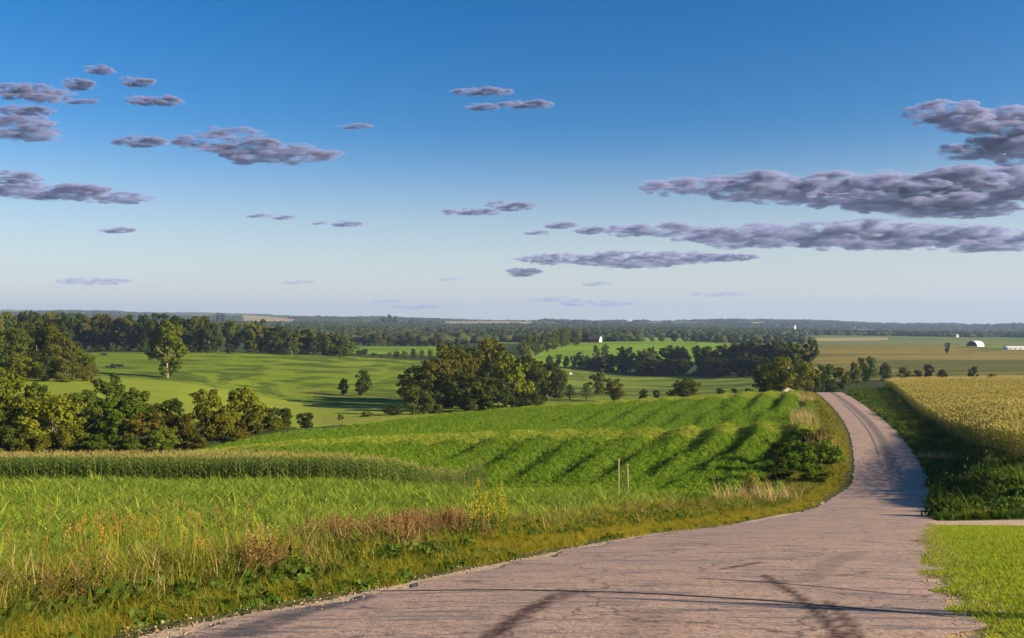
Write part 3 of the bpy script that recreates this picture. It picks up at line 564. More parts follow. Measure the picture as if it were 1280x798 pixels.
def pine_mesh(seed, n=2600):
    r = np.random.default_rng(seed); lev = r.integers(0, 11, n); z = .14 + lev * .078 + r.normal(0, .014, n); rmax = (.30 * (1 - (z / 1.02) ** 1.7) + .02) * (1 + .3 * np.sin(lev * 2.3 + seed)); az = (r.integers(0, 7, n) * .9 + lev * 2.4 + r.normal(0, .22, n)); q = rmax * r.random(n) ** .55
    p = np.stack([np.cos(az) * q, np.sin(az) * q, np.clip(z + .05 * q / .3 - .02, 0, 1.0)], -1); nrm = np.stack([np.cos(az) * .3, np.sin(az) * .3, np.ones(n)], -1) + r.normal(0, .5, (n, 3))
    return cards(p, nrm, .026 * r.uniform(.6, 1.3, n), NEED, r, aspect=.4)
CR = {}
for i, (kd, n_, ls) in enumerate((('round', 6800, .0205), ('tall', 7000, .0185), ('spread', 7200, .021), ('bush', 5600, .0255))):
    CR[kd] = [(crown_mesh(100 + 10 * i + k, n_, kd, ls), trunk_mesh(200 + 10 * i + k, kd)) for k in range(4)]
PINES = [(pine_mesh(300 + k), trunk_mesh(310 + k, 'tall')) for k in range(3)]
PALET = trunk_mesh(333, 'tall', PALEB)
TC = {'dark': (.72, .8, .72), 'olive': (1.3, 1.18, .7), 'yellow': (1.45, 1.38, .6), 'brown': (1.05, .88, .7), 'green': (1.0, 1.2, .75), 'deep': (.5, .6, .6), 'lush': (1.3, 1.75, .9), 'gold': (2.5, 2.0, .6), 'rust': (1.35, .98, .75)}
def tree(px, D, top, wpx, kind, tc, label, cat='tree', group=None, name=None, pale=False):
    x, y = at(px, D), D; z = gz(x, y); H = max(.6, -(top - CY) / F * D - z); W = wpx * D / F
    cm, tm = PINES[rng.integers(0, 3)] if kind == 'pine' else CR[kind][rng.integers(0, 4)]
    nat = {'round': .98, 'tall': .72, 'spread': 1.2, 'bush': 1.2, 'pine': .66}[kind]; sx = W / nat
    sx = min(max(sx, H * .55), H * 2.6)
    nm = name or ('shrub' if kind == 'bush' else 'pine_tree' if kind == 'pine' else 'tree')
    o = link(nm, None); o.location = (x, y, z - .1); o.scale = (sx, sx, H * 1.04); o.rotation_euler = (0, 0, rng.random() * 6.28)
    tag(o, label, 'shrub' if kind == 'bush' and cat == 'tree' else cat, group)
    v = rng.uniform(.75, 1.15); t = TC[tc]; cr = link('crown', cm, o); cr.color = (t[0] * v, t[1] * v * rng.uniform(.93, 1.07), t[2] * v, 1)
    link('trunk', PALET if pale else tm, o); return o
WORD = {'dark': 'dark green', 'deep': 'blackish green', 'olive': 'olive green', 'brown': 'bronze brown', 'green': 'fresh green', 'yellow': 'yellow green'}
def trees(group, label, n, line, tops, hw, kinds, tcs, cat='tree', jit=6):
    """n trees along a polyline of (px, depth); tops = picture rows along it"""
    P = np.array(line, float); t = np.linspace(0, len(P) - 1, n); T = np.array(tops, float)
    for q in t:
        px = np.interp(q, range(len(P)), P[:, 0]) + rng.normal(0, hw * .15); D = np.interp(q, range(len(P)), P[:, 1]) + rng.normal(0, jit)
        tp = np.interp(q / (len(P) - 1), np.linspace(0, 1, len(T)), T) + rng.normal(0, 2.2)
        tc = random.choice(tcs); tree(px, D, tp, hw * rng.uniform(.75, 1.3), random.choice(kinds), tc, label % WORD[tc], cat, group)

# far-left dark grove
for a in [(12, 285, 410, 52, 'spread', 'dark', 'big dark tree at the left edge of the photo in the left grove'), (46, 288, 402, 60, 'spread', 'brown', 'tallest bronze crowned tree of the far left grove'),
          (70, 292, 416, 46, 'round', 'brown', 'reddish brown tree just right of the tallest in the left grove'), (92, 297, 433, 40, 'round', 'olive', 'mid height olive tree on the right slope of the left grove'),
          (108, 300, 447, 30, 'bush', 'rust', 'low rust tinged shrub at the right end of the left grove'), (55, 272, 438, 44, 'round', 'dark', 'dark lower tree in the front of the left grove'),
          (28, 268, 442, 44, 'round', 'olive', 'olive lower tree front left in the left grove'), (82, 272, 450, 36, 'bush', 'brown', 'brown green shrub at the front foot of the left grove'),
          (110, 284, 457, 22, 'bush', 'rust', 'small pale rust shrub at the tip of the left grove'), (143, 262, 466, 14, 'bush', 'olive', 'tiny lone shrub on the light meadow below the cows')]: tree(a[0], a[1], a[2], a[3] * 1.3, *a[4:])
trees('trees behind the left pasture', '%s tree in the left half of the tree line behind the left pasture', 34, [(-20, 590), (120, 585), (250, 572)], [389, 391, 392, 395, 396], 34, ['round', 'spread', 'tall'], ['dark', 'deep', 'dark', 'brown', 'olive'])
trees('trees behind the left pasture', '%s tree in the right half of the tree line behind the left pasture', 26, [(245, 572), (330, 580), (400, 592), (440, 598)], [399, 401, 410, 416, 424], 30, ['round', 'tall', 'tall'], ['dark', 'deep', 'olive', 'green'])
trees('low shrubs under the pasture tree line', 'low %s shrub at the foot of the tree line behind the left pasture', 16, [(100, 568), (250, 566), (430, 590)], [429, 433, 437], 16, ['bush'], ['dark', 'deep'], 'shrub')
tree(209, 360, 402, 58, 'round', 'yellow', 'tall lone yellow green tree standing by itself on the left pasture', pale=True)
# hedge of trees and shrubs in the hollow behind the left corn
for a in [(8, 140, 458, 60, 'round', 'olive', 'large olive tree cut by the left photo edge, in the hedge behind the corn'), (30, 128, 492, 46, 'round', 'olive', 'olive tree second from the left edge in the hedge'),
          (66, 122, 492, 62, 'round', 'yellow', 'big pale olive tree with a rounded crown in the hedge, left part'), (100, 135, 484, 50, 'round', 'dark', 'dark leaved tree behind the big pale olive one in the hedge'),
          (132, 148, 470, 40, 'tall', 'dark', 'dark pointed tree rising highest over the hedge middle'), (117, 118, 541, 42, 'bush', 'green', 'round bright green shrub in front of the hedge'),
          (150, 132, 500, 50, 'round', 'green', 'mid green tree right of the round bright shrub'), (182, 130, 516, 42, 'round', 'rust', 'rust brown tree in the middle of the hedge'),
          (165, 150, 486, 46, 'round', 'olive', 'olive tree standing at the back of the hedge middle'), (205, 128, 534, 34, 'bush', 'green', 'low green shrub at the hedge foot beside the rust brown tree'),
          (228, 134, 516, 38, 'bush', 'rust', 'rounded rust pink shrub right of the hedge middle'), (215, 152, 498, 44, 'bush', 'dark', 'dark wide shrub behind the rust pink one'),
          (262, 140, 486, 44, 'round', 'olive', 'tall olive tree left of the yellow one in the right part of the hedge'), (304, 150, 483, 42, 'round', 'yellow', 'yellow tinged tree at the right part of the hedge'),
          (282, 144, 512, 36, 'bush', 'olive', 'olive shrub between the two tall trees in the right hedge'), (316, 148, 515, 32, 'bush', 'brown', 'brownish shrub under the yellow tinged tree'),
          (300, 139, 535, 24, 'bush', 'rust', 'small tan shrub at the right hedge foot'), (335, 158, 508, 26, 'bush', 'dark', 'dark shrub right of the yellow tinged tree'), (355, 166, 509, 22, 'bush', 'deep', 'very dark shrub left of the small round one at the hedge end'),
          (382, 172, 515, 22, 'bush', 'deep', 'small round dark shrub alone at the right hedge end'), (345, 156, 525, 22, 'bush', 'olive', 'low olive shrub before the very dark one at hedge end'),
          (245, 131, 541, 26, 'bush', 'brown', 'low brown shrub at the hedge foot, beside the crop field'), (40, 150, 478, 40, 'round', 'dark', 'dark tree filling the back of the left hedge'), (85, 119, 530, 34, 'bush', 'olive', 'olive shrub below the big pale tree at the hedge foot'), (190, 152, 503, 34, 'bush', 'dark', 'dark shrub deep in the hedge middle'),
          (15, 119, 535, 50, 'bush', 'dark', 'dark shrub at the left edge of the photo in the hedge foot'), (160, 121, 545, 40, 'bush', 'dark', 'low dark shrub before the mid green hedge tree'), (48, 117, 545, 36, 'bush', 'olive', 'low olive shrub at the foot of the big pale tree')]: tree(a[0], a[1], a[2], a[3] * 1.45, *a[4:])
# pasture singles
tree(429, 345, 473, 17, 'round', 'deep', 'smaller of two dark trees standing alone on the middle pasture'); tree(453, 340, 463, 28, 'round', 'deep', 'larger of two dark trees standing alone on the middle pasture')
for a in [(522, 236, 484, 44, 'bush', 'dark', 'dark spreading shrub left of the big middle grove'), (492, 232, 506, 30, 'bush', 'deep', 'low very dark shrub at the left end by the middle grove'), (545, 240, 506, 30, 'bush', 'dark', 'low dark shrub nestling against the middle grove'),
          (425, 205, 518, 10, 'bush', 'dark', 'tiny dark shrub beyond the crop crest, left of the middle grove'), (458, 225, 514, 20, 'bush', 'olive', 'low olive shrub leftmost beside the middle grove shrubs')]: tree(*a)
# big middle grove
for a in [(532, 275, 448, 44, 'round', 'brown', 'bronze tree at the left end of the middle grove'), (562, 290, 430, 52, 'spread', 'brown', 'broad bronze tree in the left half of the middle grove'), (598, 300, 424, 58, 'spread', 'rust', 'tallest reddish tree in the centre of the middle grove'),
          (640, 268, 440, 42, 'round', 'yellow', 'tall yellowish tree at the front of the middle grove'), (622, 310, 421, 46, 'round', 'brown', 'brown crowned tree behind the yellowish one in the middle grove'), (660, 315, 441, 40, 'round', 'brown', 'brown green tree right of the yellowish one in the middle grove'),
          (683, 325, 446, 36, 'round', 'dark', 'dark round tree at the right end of the middle grove'), (548, 258, 470, 40, 'bush', 'deep', 'deep green shrub under the left of the middle grove'), (585, 258, 462, 50, 'bush', 'dark', 'dark large shrub low in the centre of the middle grove'),
          (615, 250, 478, 36, 'bush', 'dark', 'dark shrub just left of the yellowish grove tree'), (662, 268, 484, 34, 'bush', 'dark', 'dark shrub right below the yellowish grove tree'), (573, 312, 428, 40, 'round', 'dark', 'dark tree at the back of the middle grove'), (515, 285, 458, 28, 'round', 'dark', 'small dark tree at the left margin of the middle grove'), (643, 252, 496, 40, 'bush', 'deep', 'low deep green shrub at the front foot of the middle grove'), (596, 250, 488, 44, 'bush', 'olive', 'low olive shrub at the front of the middle grove'), (697, 345, 456, 16, 'bush', 'dark', 'small dark shrub at the outer right of the middle grove'), (677, 330, 487, 14, 'bush', 'deep', 'little dark shrub between the middle grove and the pines')]: tree(a[0], a[1], a[2] + 3, a[3] * 1.55, *a[4:])
tree(694, 345, 478, 15, 'pine', 'green', 'smallest pine standing left of the pine pair'); tree(712, 332, 480, 21, 'pine', 'brown', 'left pine of the close pair on the meadow'); tree(733, 330, 478, 22, 'pine', 'green', 'right pine of the close pair on the meadow')
tree(748, 372, 464, 30, 'round', 'olive', 'olive tree behind the pine pair'); tree(768, 318, 473, 36, 'round', 'olive', 'round full tree to the right of the pine pair'); tree(860, 275, 474, 46, 'bush', 'yellow', 'wide yellow green shrub behind the crop crest')
for k, px in enumerate((805, 820, 838, 900, 918, 935)): tree(px, 290, 487 if px < 850 else 485, 13, 'bush', 'deep', 'low dark hedge shrub behind the crop crest', 'shrub', 'low hedge behind the crop crest')
# tree belt right of centre
trees('trees of the belt beyond the hay field', '%s tree in the belt between the hay field and bright green field', 30, [(735, 640), (800, 620), (880, 590), (940, 560), (1000, 540)], [447, 438, 436, 430, 424, 430], 30, ['round', 'tall', 'round'], ['dark', 'deep', 'olive', 'brown', 'green'])
trees('trees of the belt beyond the hay field', '%s lower tree on the near side of the belt beyond the hay field', 16, [(800, 590), (890, 560), (960, 520)], [450, 448, 444], 30, ['round', 'bush'], ['dark', 'deep', 'deep', 'brown'])
trees('shrubs at the left end of the belt', '%s shrub at the left end of the belt beyond the hay field', 9, [(690, 640), (760, 640)], [446, 442, 446], 14, ['bush', 'round'], ['deep', 'dark'], 'shrub')
trees('pale trees behind the middle grove', '%s tree in the row behind the middle grove', 11, [(655, 700), (690, 800), (716, 900)], [424, 414, 413], 16, ['tall', 'round'], ['yellow', 'olive', 'green'])
for a in [(745, 730, 433, 6, 'bush', 'dark', 'small dark shrub left on the bright green field'), (757, 735, 431, 12, 'bush', 'olive', 'round olive shrub on the bright green field'),
          (983, 245, 446, 70, 'spread', 'gold', 'big golden green tree behind the road crest'), (955, 262, 456, 44, 'round', 'dark', 'dark tree on the left flank of the big golden one'), (1012, 420, 422, 26, 'tall', 'dark', 'tall dark tree right above the big golden one'), (992, 430, 424, 22, 'tall', 'green', 'green tall tree behind the big golden one'),
          (1030, 330, 455, 30, 'round', 'green', 'mid green tree just right of the big golden one'), (1050, 320, 461, 28, 'bush', 'olive', 'olive shrub beyond the road crest'), (1020, 300, 470, 26, 'bush', 'dark', 'dark shrub beyond the road crest'), (1040, 290, 474, 24, 'bush', 'green', 'low green shrub beyond the road crest'),
          (1085, 400, 445, 30, 'spread', 'dark', 'dark spreading tree at the left of the row behind the right corn'), (1068, 390, 452, 22, 'bush', 'olive', 'olive shrub left of the dark spreading tree behind the right corn'), (1107, 405, 454, 22, 'bush', 'dark', 'dark shrub right of the spreading tree behind the right corn'), (1130, 405, 460, 20, 'bush', 'olive', 'olive shrub in the row behind the right corn'),
          (1160, 405, 455, 16, 'bush', 'deep', 'tallest dark shrub of the row behind the right corn'), (1147, 405, 462, 16, 'bush', 'dark', 'low dark shrub in the row behind the right corn'), (1178, 405, 462, 18, 'bush', 'dark', 'dark shrub at the right end of the row behind the corn'), (1217, 405, 459, 14, 'bush', 'deep', 'lone dark shrub behind the right corn, right of the row'), (1184, 820, 428, 9, 'round', 'dark', 'lone dark tree at the far edge of the tan field'),
          (1240, 405, 467, 12, 'bush', 'deep', 'tiny dark shrub near the right edge behind the corn')]: tree(*a)
# rows farther back on the left centre
trees('bushes below the small bright field', '%s round bush on the bank below the small bright field', 14, [(440, 640), (500, 640), (570, 620)], [438, 440, 436], 10, ['bush', 'round'], ['deep', 'dark', 'olive'], 'bush')
trees('trees above the small bright field', '%s tree in the row above the small bright field', 18, [(430, 900), (500, 900), (580, 890)], [424, 420, 424, 425], 13, ['round', 'bush'], ['olive', 'dark', 'brown'])
trees('trees along the far side of the bright green field', '%s tree along the far side of the bright green field', 22, [(720, 1060), (800, 1060), (900, 1050), (1000, 1045)], [416, 421, 418, 422], 12, ['round', 'bush', 'tall'], ['dark', 'olive', 'brown', 'deep'], jit=12)
for px, D, tp, wd in ((487, 3000, 393, 9), (494, 3000, 395, 8), (480, 3000, 396, 8), (1262, 4000, 405.5, 3), (1257, 4000, 406.5, 3), (272, 2600, 391, 6), (279, 2600, 391.5, 6)):
    tree(px, D, tp, wd, 'round', 'deep', 'dark tree standing up on the distant skyline', 'tree', 'skyline trees')
# young tree outside the frame that shades the near corner of the lawn
o = tree(640, 300, 480, 20, 'tall', 'dark', 'young narrow tree beside the lawn', 'tree'); o.location = (15.5, 5.0, gz(15.5, 5.0)); o.scale = (.75, .75, 4.4)

# ------------------------------------------------------------------ distant woods (one mass)
FAR = foliage('far_leaves', [(.02, .032, .016), (.028, .042, .018), (.036, .048, .018), (.05, .055, .02)], .1)
def wood_patch(seed, ncr, wd):
    r = np.random.default_rng(seed); vs = []; fs = []; b = 0; bm = bmesh.new(); bmesh.ops.create_icosphere(bm, subdivisions=2, radius=1); v0 = np.array([v.co[:] for v in bm.verts]); f0 = np.array([[v.index for v in f.verts] for f in bm.faces]); bm.free()
    for _ in range(ncr):
        rr = r.uniform(4.2, 7.5); h = r.uniform(7.5, 11.5); p = v0 * (1 + .38 * (r.random(len(v0)) - .5))[:, None] * np.array([rr, rr, h * .5]); p += (r.uniform(-wd, wd), r.uniform(-wd, wd), h * .45); vs.append(p); fs.append(f0 + b); b += len(v0)
    return mesh('wood_patch', np.concatenate(vs), np.concatenate(fs), FAR)
WP = [wood_patch(400 + i, 7, 9) for i in range(6)]
n = 60000; y = np.exp(rng.uniform(math.log(1045), math.log(9000), n)); pxs = rng.uniform(-40, 1320, n); x = (pxs - CX) / F * y; k = ~np.isin(region(x, y), [RI['far_field'], RI['green_field'], RI['stubble_field']]) 
dens = vnoise(x, y, 800) * .72 + vnoise(x, y, 110) * .28; k &= (dens > .44) & (rng.random(n) < np.clip(y / 2600, .35, 1))
x, y = x[k], y[k]; scatter('distant_forest', WP, pts_on(x, y, -1), np.stack([rng.uniform(.7, 1.5, len(x)) * (1 + y / 9000)] * 2 + [rng.uniform(.65, 1.35, len(x)) * (1 + (y > 3500) * .2)], -1), rng.random(len(x)) * 6.28, rng.integers(0, 6, len(x)), 'dark woods covering the distant hills to the horizon', 'forest')

# ------------------------------------------------------------------ roadside plants one can single out
def plant(name, px, D, me, sc, label, cat, dz=0):
    x = at(px, D); o = link(name, me); o.location = (x, D, gz(x, D) + dz); o.scale = (sc, sc, sc) if not isinstance(sc, tuple) else sc; o.rotation_euler = (0, 0, rng.random() * 6.28); return tag(o, label, cat)
def bush_mesh(seed, n, ls, m): return leafy(seed, n, 1.0, .75, ls, m)
GB = foliage('golden_bush_leaves', [(.16, .16, .03), (.2, .18, .035)], .35); DB = foliage('dark_bush_leaves', [(.03, .06, .014), (.05, .08, .018)], .3)
plant('shrub', 940, 62, bush_mesh(500, 1400, .055, GB), (1.1, 1.1, 1.9), 'rounded golden green shrub at the field edge left of the road bend', 'shrub')
for px, D, tp, wd, tc, lb in [(1000, 86, 560, 46, 'lush', 'wide leafy shrub on the left verge at the road bend'), (1032, 90, 556, 36, 'lush', 'leafy shrub nearest the road on the left verge bend'), (984, 92, 552, 34, 'dark', 'dark shrub at the back left of the verge thicket'), (1015, 78, 584, 44, 'lush', 'low leafy shrub at the front of the verge thicket'), (1010, 104, 540, 40, 'dark', 'dark shrub at the top of the verge thicket'), (975, 80, 575, 30, 'dark', 'dark shrub at the left foot of the verge thicket')]:
    tree(px, D, tp - 5, wd * 1.35, 'bush', tc, lb, 'shrub')
for k, (px, D, lb) in enumerate([(1028, 102, 'tall clump of pale dry grass above the verge thicket'), (1005, 118, 'olive brown dry clump left of the upper pale grass'), (962, 58, 'pale tan dry grass clump before the golden shrub'), (930, 54, 'tan dry clump left in front of the golden shrub'), (1003, 150, 'dry grass clump at the roadside near the road crest'), (1008, 185, 'small tan clump where the road tops the rise')]):
    mb = MB(); tuft(530 + k, 150, 1.5, 1.3, .014, None, .35, 0, mb); plant('dry_grass_clump', px, D, mb.mesh('dry_clump', [DRY]), (1.5, 1.5, 1.1 + .85 * (D > 100)), lb, 'grass clump')
gr = stalks(560, 9, 1.25, .22, [WEED, GOLD], 90, .4, .016, 16, .02, .14)
plant('goldenrod', 600, 19, gr, 1.05, 'yellow goldenrod rising over the verge by the corn end', 'plant'); plant('goldenrod', 622, 19.5, gr, 1.0, 'pale yellow goldenrod right beside the taller yellow one', 'plant')
wf = stalks(561, 3, .8, .08, [WEED, WHITE], 12, .1, .011, 14, .02, .14); plant('white_flower', 342, 13.5, wf, 1.0, 'single white flowering weed in the brown weeds', 'plant'); plant('white_flower', 590, 17, wf, .8, 'white flowering weed beside the goldenrod', 'plant')
pf = stalks(562, 4, .42, .25, [WEED, PINK], 5, .14, .006, 12, .022, .12); plant('pink_flower', 66, 9.2, pf, 1, 'pale pink flower patch in the near left grass', 'plant'); plant('pink_flower', 90, 9.0, pf, .9, 'pale pink flower spikes right of the pink patch', 'plant')
pw = [leafy(570 + k, 500, .9, .8, .07, [WEED]) for k in range(2)]; pwt = stalks(575, 14, 1.1, .8, [WEED, foliage('pale_leaf', [(.2, .24, .1), (.3, .32, .17)], .3)], 12, .14, .03, 12, .03, .18)
for px, D, s, lb in [(1192, 66, 1.2, 'pale topped weed clump in the middle of the shaded ditch'), (1222, 66, 1.3, 'pale topped weed clump right in the shaded ditch'), (1172, 64, .9, 'small pale topped weed nearest the road in the ditch'), (1208, 64, 1.1, 'pale topped weed between the two larger ditch clumps'), (1240, 68, 1.1, 'pale topped weed clump nearest the right corn')]:
    o = link('weed_clump', None); x = at(px, D); o.location = (x, D, gz(x, D)); o.scale = (s, s, s * 1.15); o.rotation_euler = (0, 0, rng.random() * 6.28); tag(o, lb, 'weeds'); link('leaves', pw[0], o); link('flower_stem', pwt, o)
for k, (px, D, s, lb) in enumerate([(1184, 40, 1.1, 'lit weed bush at the road edge by the gravel track'), (1198, 39.5, 1.0, 'dark weed bush second from the road along the track'), (1225, 39.5, .9, 'dark weed bush in the middle of the track edge'), (1250, 39.5, 1.0, 'dark weed bush right of the middle along the track'), (1276, 39.5, 1.1, 'dark weed bush at the right edge of the photo above the track')]):
    plant('weed_bush', px, D, leafy(580 + k, 700, .75, 1.0, .07, [WEED]), s, lb, 'bush')
for px, D, lb in [(1165, 95, 'greyish dry grass patch high in the shaded ditch'), (1190, 92, 'larger dry grass patch under the right corn')]:
    mb = MB(); tuft(600 + int(px), 160, .9, 1.5, .014, None, .5, 0, mb); plant('dry_grass_clump', px, D, mb.mesh('dry_clump', [DRY]), 1.0, lb, 'grass clump')

# ------------------------------------------------------------------ stakes, cows, farm buildings
WOOD = plain('weathered_wood', (.30, .22, .14), .9, .35, 9)
def stake(px, D, top, rad, label):
    x = at(px, D); z = gz(x, D); h = -(top - CY) / F * D - z; b = MB(); b.tube([(0, 0, -.3), (.01, 0, h * .5), (.02 if px < 780 else -.01, 0, h)], [rad * 1.1, rad, rad * .9], 7); o = link('wooden_stake', b.mesh('stake', WOOD, True)); o.location = (x, D, z); tag(o, label, 'stake')
    if px < 780:
        b = MB(); b.tube([(0, 0, .0), (.05, -.04, .3), (-.03, -.05, .6), (.04, -.03, .85)], [.012, .01, .01, .006], 4)
        for k in range(14): b.leaf((random.uniform(-.05, .06), -.05, random.uniform(.2, .9)), (random.gauss(0, 1), random.gauss(0, 1), .3), (0, 0, 1), .09, .03)
        v = link('vine', b.mesh('vine', DRY), o)
stake(773, 50, 573, .042, 'taller left wooden stake standing in the verge weeds'); stake(784.5, 51, 580, .04, 'shorter right wooden stake standing in the verge weeds')
BLACK = plain('black_hide', (.012, .011, .012), .6)
def cow_mesh():
    b = MB(); prof = [(-1.0, .95, .2), (-.85, 1.0, .34), (-.3, .98, .40), (.3, 1.0, .40), (.65, 1.08, .34), (.9, 1.0, .22), (1.12, .72, .16), (1.32, .45, .13), (1.45, .30, .08)]
    b.tube([(x, 0, z) for x, z, r in prof], [r for *_, r in prof], 10)
    for x, s in ((-.75, 1), (-.75, -1), (.6, 1), (.6, -1)):
        k = -.08 if x < 0 else .0; b.tube([(x, .2 * s, .95), (x + .02 - k, .2 * s, .5), (x + k, .2 * s, .25), (x, .2 * s, 0)], [.15, .09, .06, .07], 6)
    b.tube([(-1.0, 0, 1.15), (-1.12, 0, .9), (-1.12, 0, .4)], [.04, .03, .05], 5)
    for s in (1, -1): b.leaf((1.15, .12 * s, .72), (-.1, s, .1), (0, 0, 1), .22, .07)
    return b.mesh('cow', BLACK, True)
CW = cow_mesh()
for px, D, rz in ((112, 548, 0), (116, 545, 2.9), (128, 520, .4), (131.5, 515, 0), (141, 432, .2), (147, 430, 0), (151.5, 428, 3.0), (135, 415, .5), (141.5, 412, 0), (117, 425, .6)):
    x = at(px, D); o = link('cow', CW); o.location = (x, D, gz(x, D)); o.rotation_euler = (0, 0, rz); o.scale = (1.15,) * 3; tag(o, 'black cow grazing on the left pasture beside the lone yellow green tree', 'cow', 'black cattle on the left pasture')
RED = plain('red_boards', (.30, .035, .025), .8); WHT = plain('white_paint', (.78, .77, .74), .6, .06); GREY = plain('grey_roof', (.25, .25, .26), .6); DKR = plain('dark_roof', (.07, .06, .06), .8); DRK = plain('dark_opening', (.02, .02, .022), .9)
def gable(name, label, px, D, L, Wd, h, rise, wm, em, rm, rz=0, win=3):
    x = at(px, D); o = link(name, None); o.location = (x, D, gz(x, D) - .3); o.rotation_euler = (0, 0, rz); tag(o, label, 'building')
    l, q = L / 2, Wd / 2; v = [(-l, -q, 0), (l, -q, 0), (l, q, 0), (-l, q, 0), (-l, -q, h), (l, -q, h), (l, q, h), (-l, q, h), (-l, 0, h + rise), (l, 0, h + rise)]
    link('wall', mesh('wall', v, [(0, 1, 5, 4), (2, 3, 7, 6), (1, 2, 6, 9, 5), (3, 0, 4, 8, 7)], [wm, em], [0, 0, 1, 1]), o)
    b = MB(); e = .5; sl = rise / q
    for s in (-1, 1):
        b.add([(-l - e, s * (q + e), h - e * sl + .05), (l + e, s * (q + e), h - e * sl + .05), (l + e, 0, h + rise + .05), (-l - e, 0, h + rise + .05), (-l - e, s * (q + e), h - e * sl + .3), (l + e, s * (q + e), h - e * sl + .3), (l + e, 0, h + rise + .3), (-l - e, 0, h + rise + .3)], [(0, 1, 2, 3), (4, 5, 6, 7), (0, 1, 5, 4), (2, 3, 7, 6), (0, 3, 7, 4), (1, 2, 6, 5)])
    link('roof', b.mesh('roof', rm), o)
    for k in range(win):
        b = MB(); b.box((-l + L * (k + .5) / win, -q - .04, h * .55), (1.0, .12, 1.2)); link('window', b.mesh('window', DRK), o)
    b = MB(); b.box((l + .05, 0, 1.5), (.14, 2.6, 3.0)); link('door', b.mesh('door', DRK), o); return o
gable('red_barn', 'red barn with a white end wall above the bright green field', 744, 985, 13, 8, 4.5, 3.2, RED, WHT, DKR, R(-25))
gable('white_farmhouse', 'small white farmhouse among trees on the far right hills', 1196, 1900, 6, 5, 4, 2.5, WHT, WHT, GREY, R(20))
gable('white_farmhouse', 'tiny white building on the left centre skyline beside trees', 467, 3000, 20, 10, 6, 6, WHT, WHT, GREY, R(30))
gable('long_white_shed', 'long low white shed at the right edge beyond the tan field', 1276, 925, 32, 8, 2.4, 1.0, WHT, WHT, WHT, 0, 6)
gable('white_house', 'white house gable half hidden by the tall dark trees behind the golden tree', 985, 610, 8, 6, 7, 3, WHT, WHT, GREY, R(40), 2)
def arched(px, D, rad, L, label):
    x = at(px, D); o = link('arched_shed', None); o.location = (x, D, gz(x, D) - .2); o.rotation_euler = (0, 0, R(-62)); tag(o, label, 'building'); v = []; f = []; n = 16
    for r_ in (rad, rad - .25):
        for y_ in (-L / 2, L / 2):
            for k in range(n + 1): t = math.pi * k / n; v.append((math.cos(t) * r_, y_, math.sin(t) * r_ * .95))
    m_ = n + 1
    for k in range(n): f += [(k, k + 1, m_ + k + 1, m_ + k), (2 * m_ + k, 2 * m_ + k + 1, 3 * m_ + k + 1, 3 * m_ + k), (k, k + 1, 2 * m_ + k + 1, 2 * m_ + k), (m_ + k, m_ + k + 1, 3 * m_ + k + 1, 3 * m_ + k)]
    link('shell', mesh('shell', v, f, WHT, smooth=False), o)
    v = [(math.cos(math.pi * k / n) * (rad - .3), -L / 2 + .4, math.sin(math.pi * k / n) * (rad - .3) * .95) for k in range(n + 1)]; v += [(p[0], p[1] + .2, p[2]) for p in v]; link('end_wall', mesh('end_wall', v, [tuple(range(n + 1)), tuple(range(n + 1, 2 * n + 2))], DRK), o)
arched(1219, 1070, 7.5, 13, 'arched white shed with a dark open end beyond the tan field')
b = MB(); b.tube([(0, 0, 0), (0, 0, 22)], [4, 4], 14); o = link('silo', None); tag(o, 'white silo tower on the distant ridge above the golden tree', 'silo'); x = at(993, 2600); o.location = (x, 2600, gz(x, 2600)); link('tower', b.mesh('tower', WHT, True), o)
b = MB(); b.tube([(0, 0, 22), (0, 0, 24), (0, 0, 25.2)], [4.2, 3, .3], 14); link('dome', b.mesh('dome', GREY, True), o)
b = MB(); b.box((0, 0, .6), (1.6, 1.0, 1.2)); b.box((0, 0, 1.25), (1.8, 1.2, .1)); o = link('white_hutch', b.mesh('hutch', WHT)); x = at(713.5, 560); o.location = (x, 560, gz(x, 560)); tag(o, 'tiny white box shaped hutch on the hay field edge', 'hutch')
bm = bmesh.new(); bmesh.ops.create_icosphere(bm, subdivisions=3, radius=1)
for v in bm.verts:
    f = 1 + .22 * math.sin(5 * v.co.x + 2) * math.cos(4 * v.co.y) + random.uniform(-.05, .05); v.co = (v.co.x * f * 1.7, v.co.y * f, max(0, v.co.z) * f * .95)
me = bpy.data.meshes.new('heap'); bm.to_mesh(me); bm.free(); me.materials.append(plain('pale_gravel', (.42, .35, .26), .95, .2, 5)); o = link('gravel_heap', me); x = at(985, 222); o.location = (x, 222, gz(x, 222) + .3); tag(o, 'pale gravel heap at the crop crest under the golden tree', 'heap')

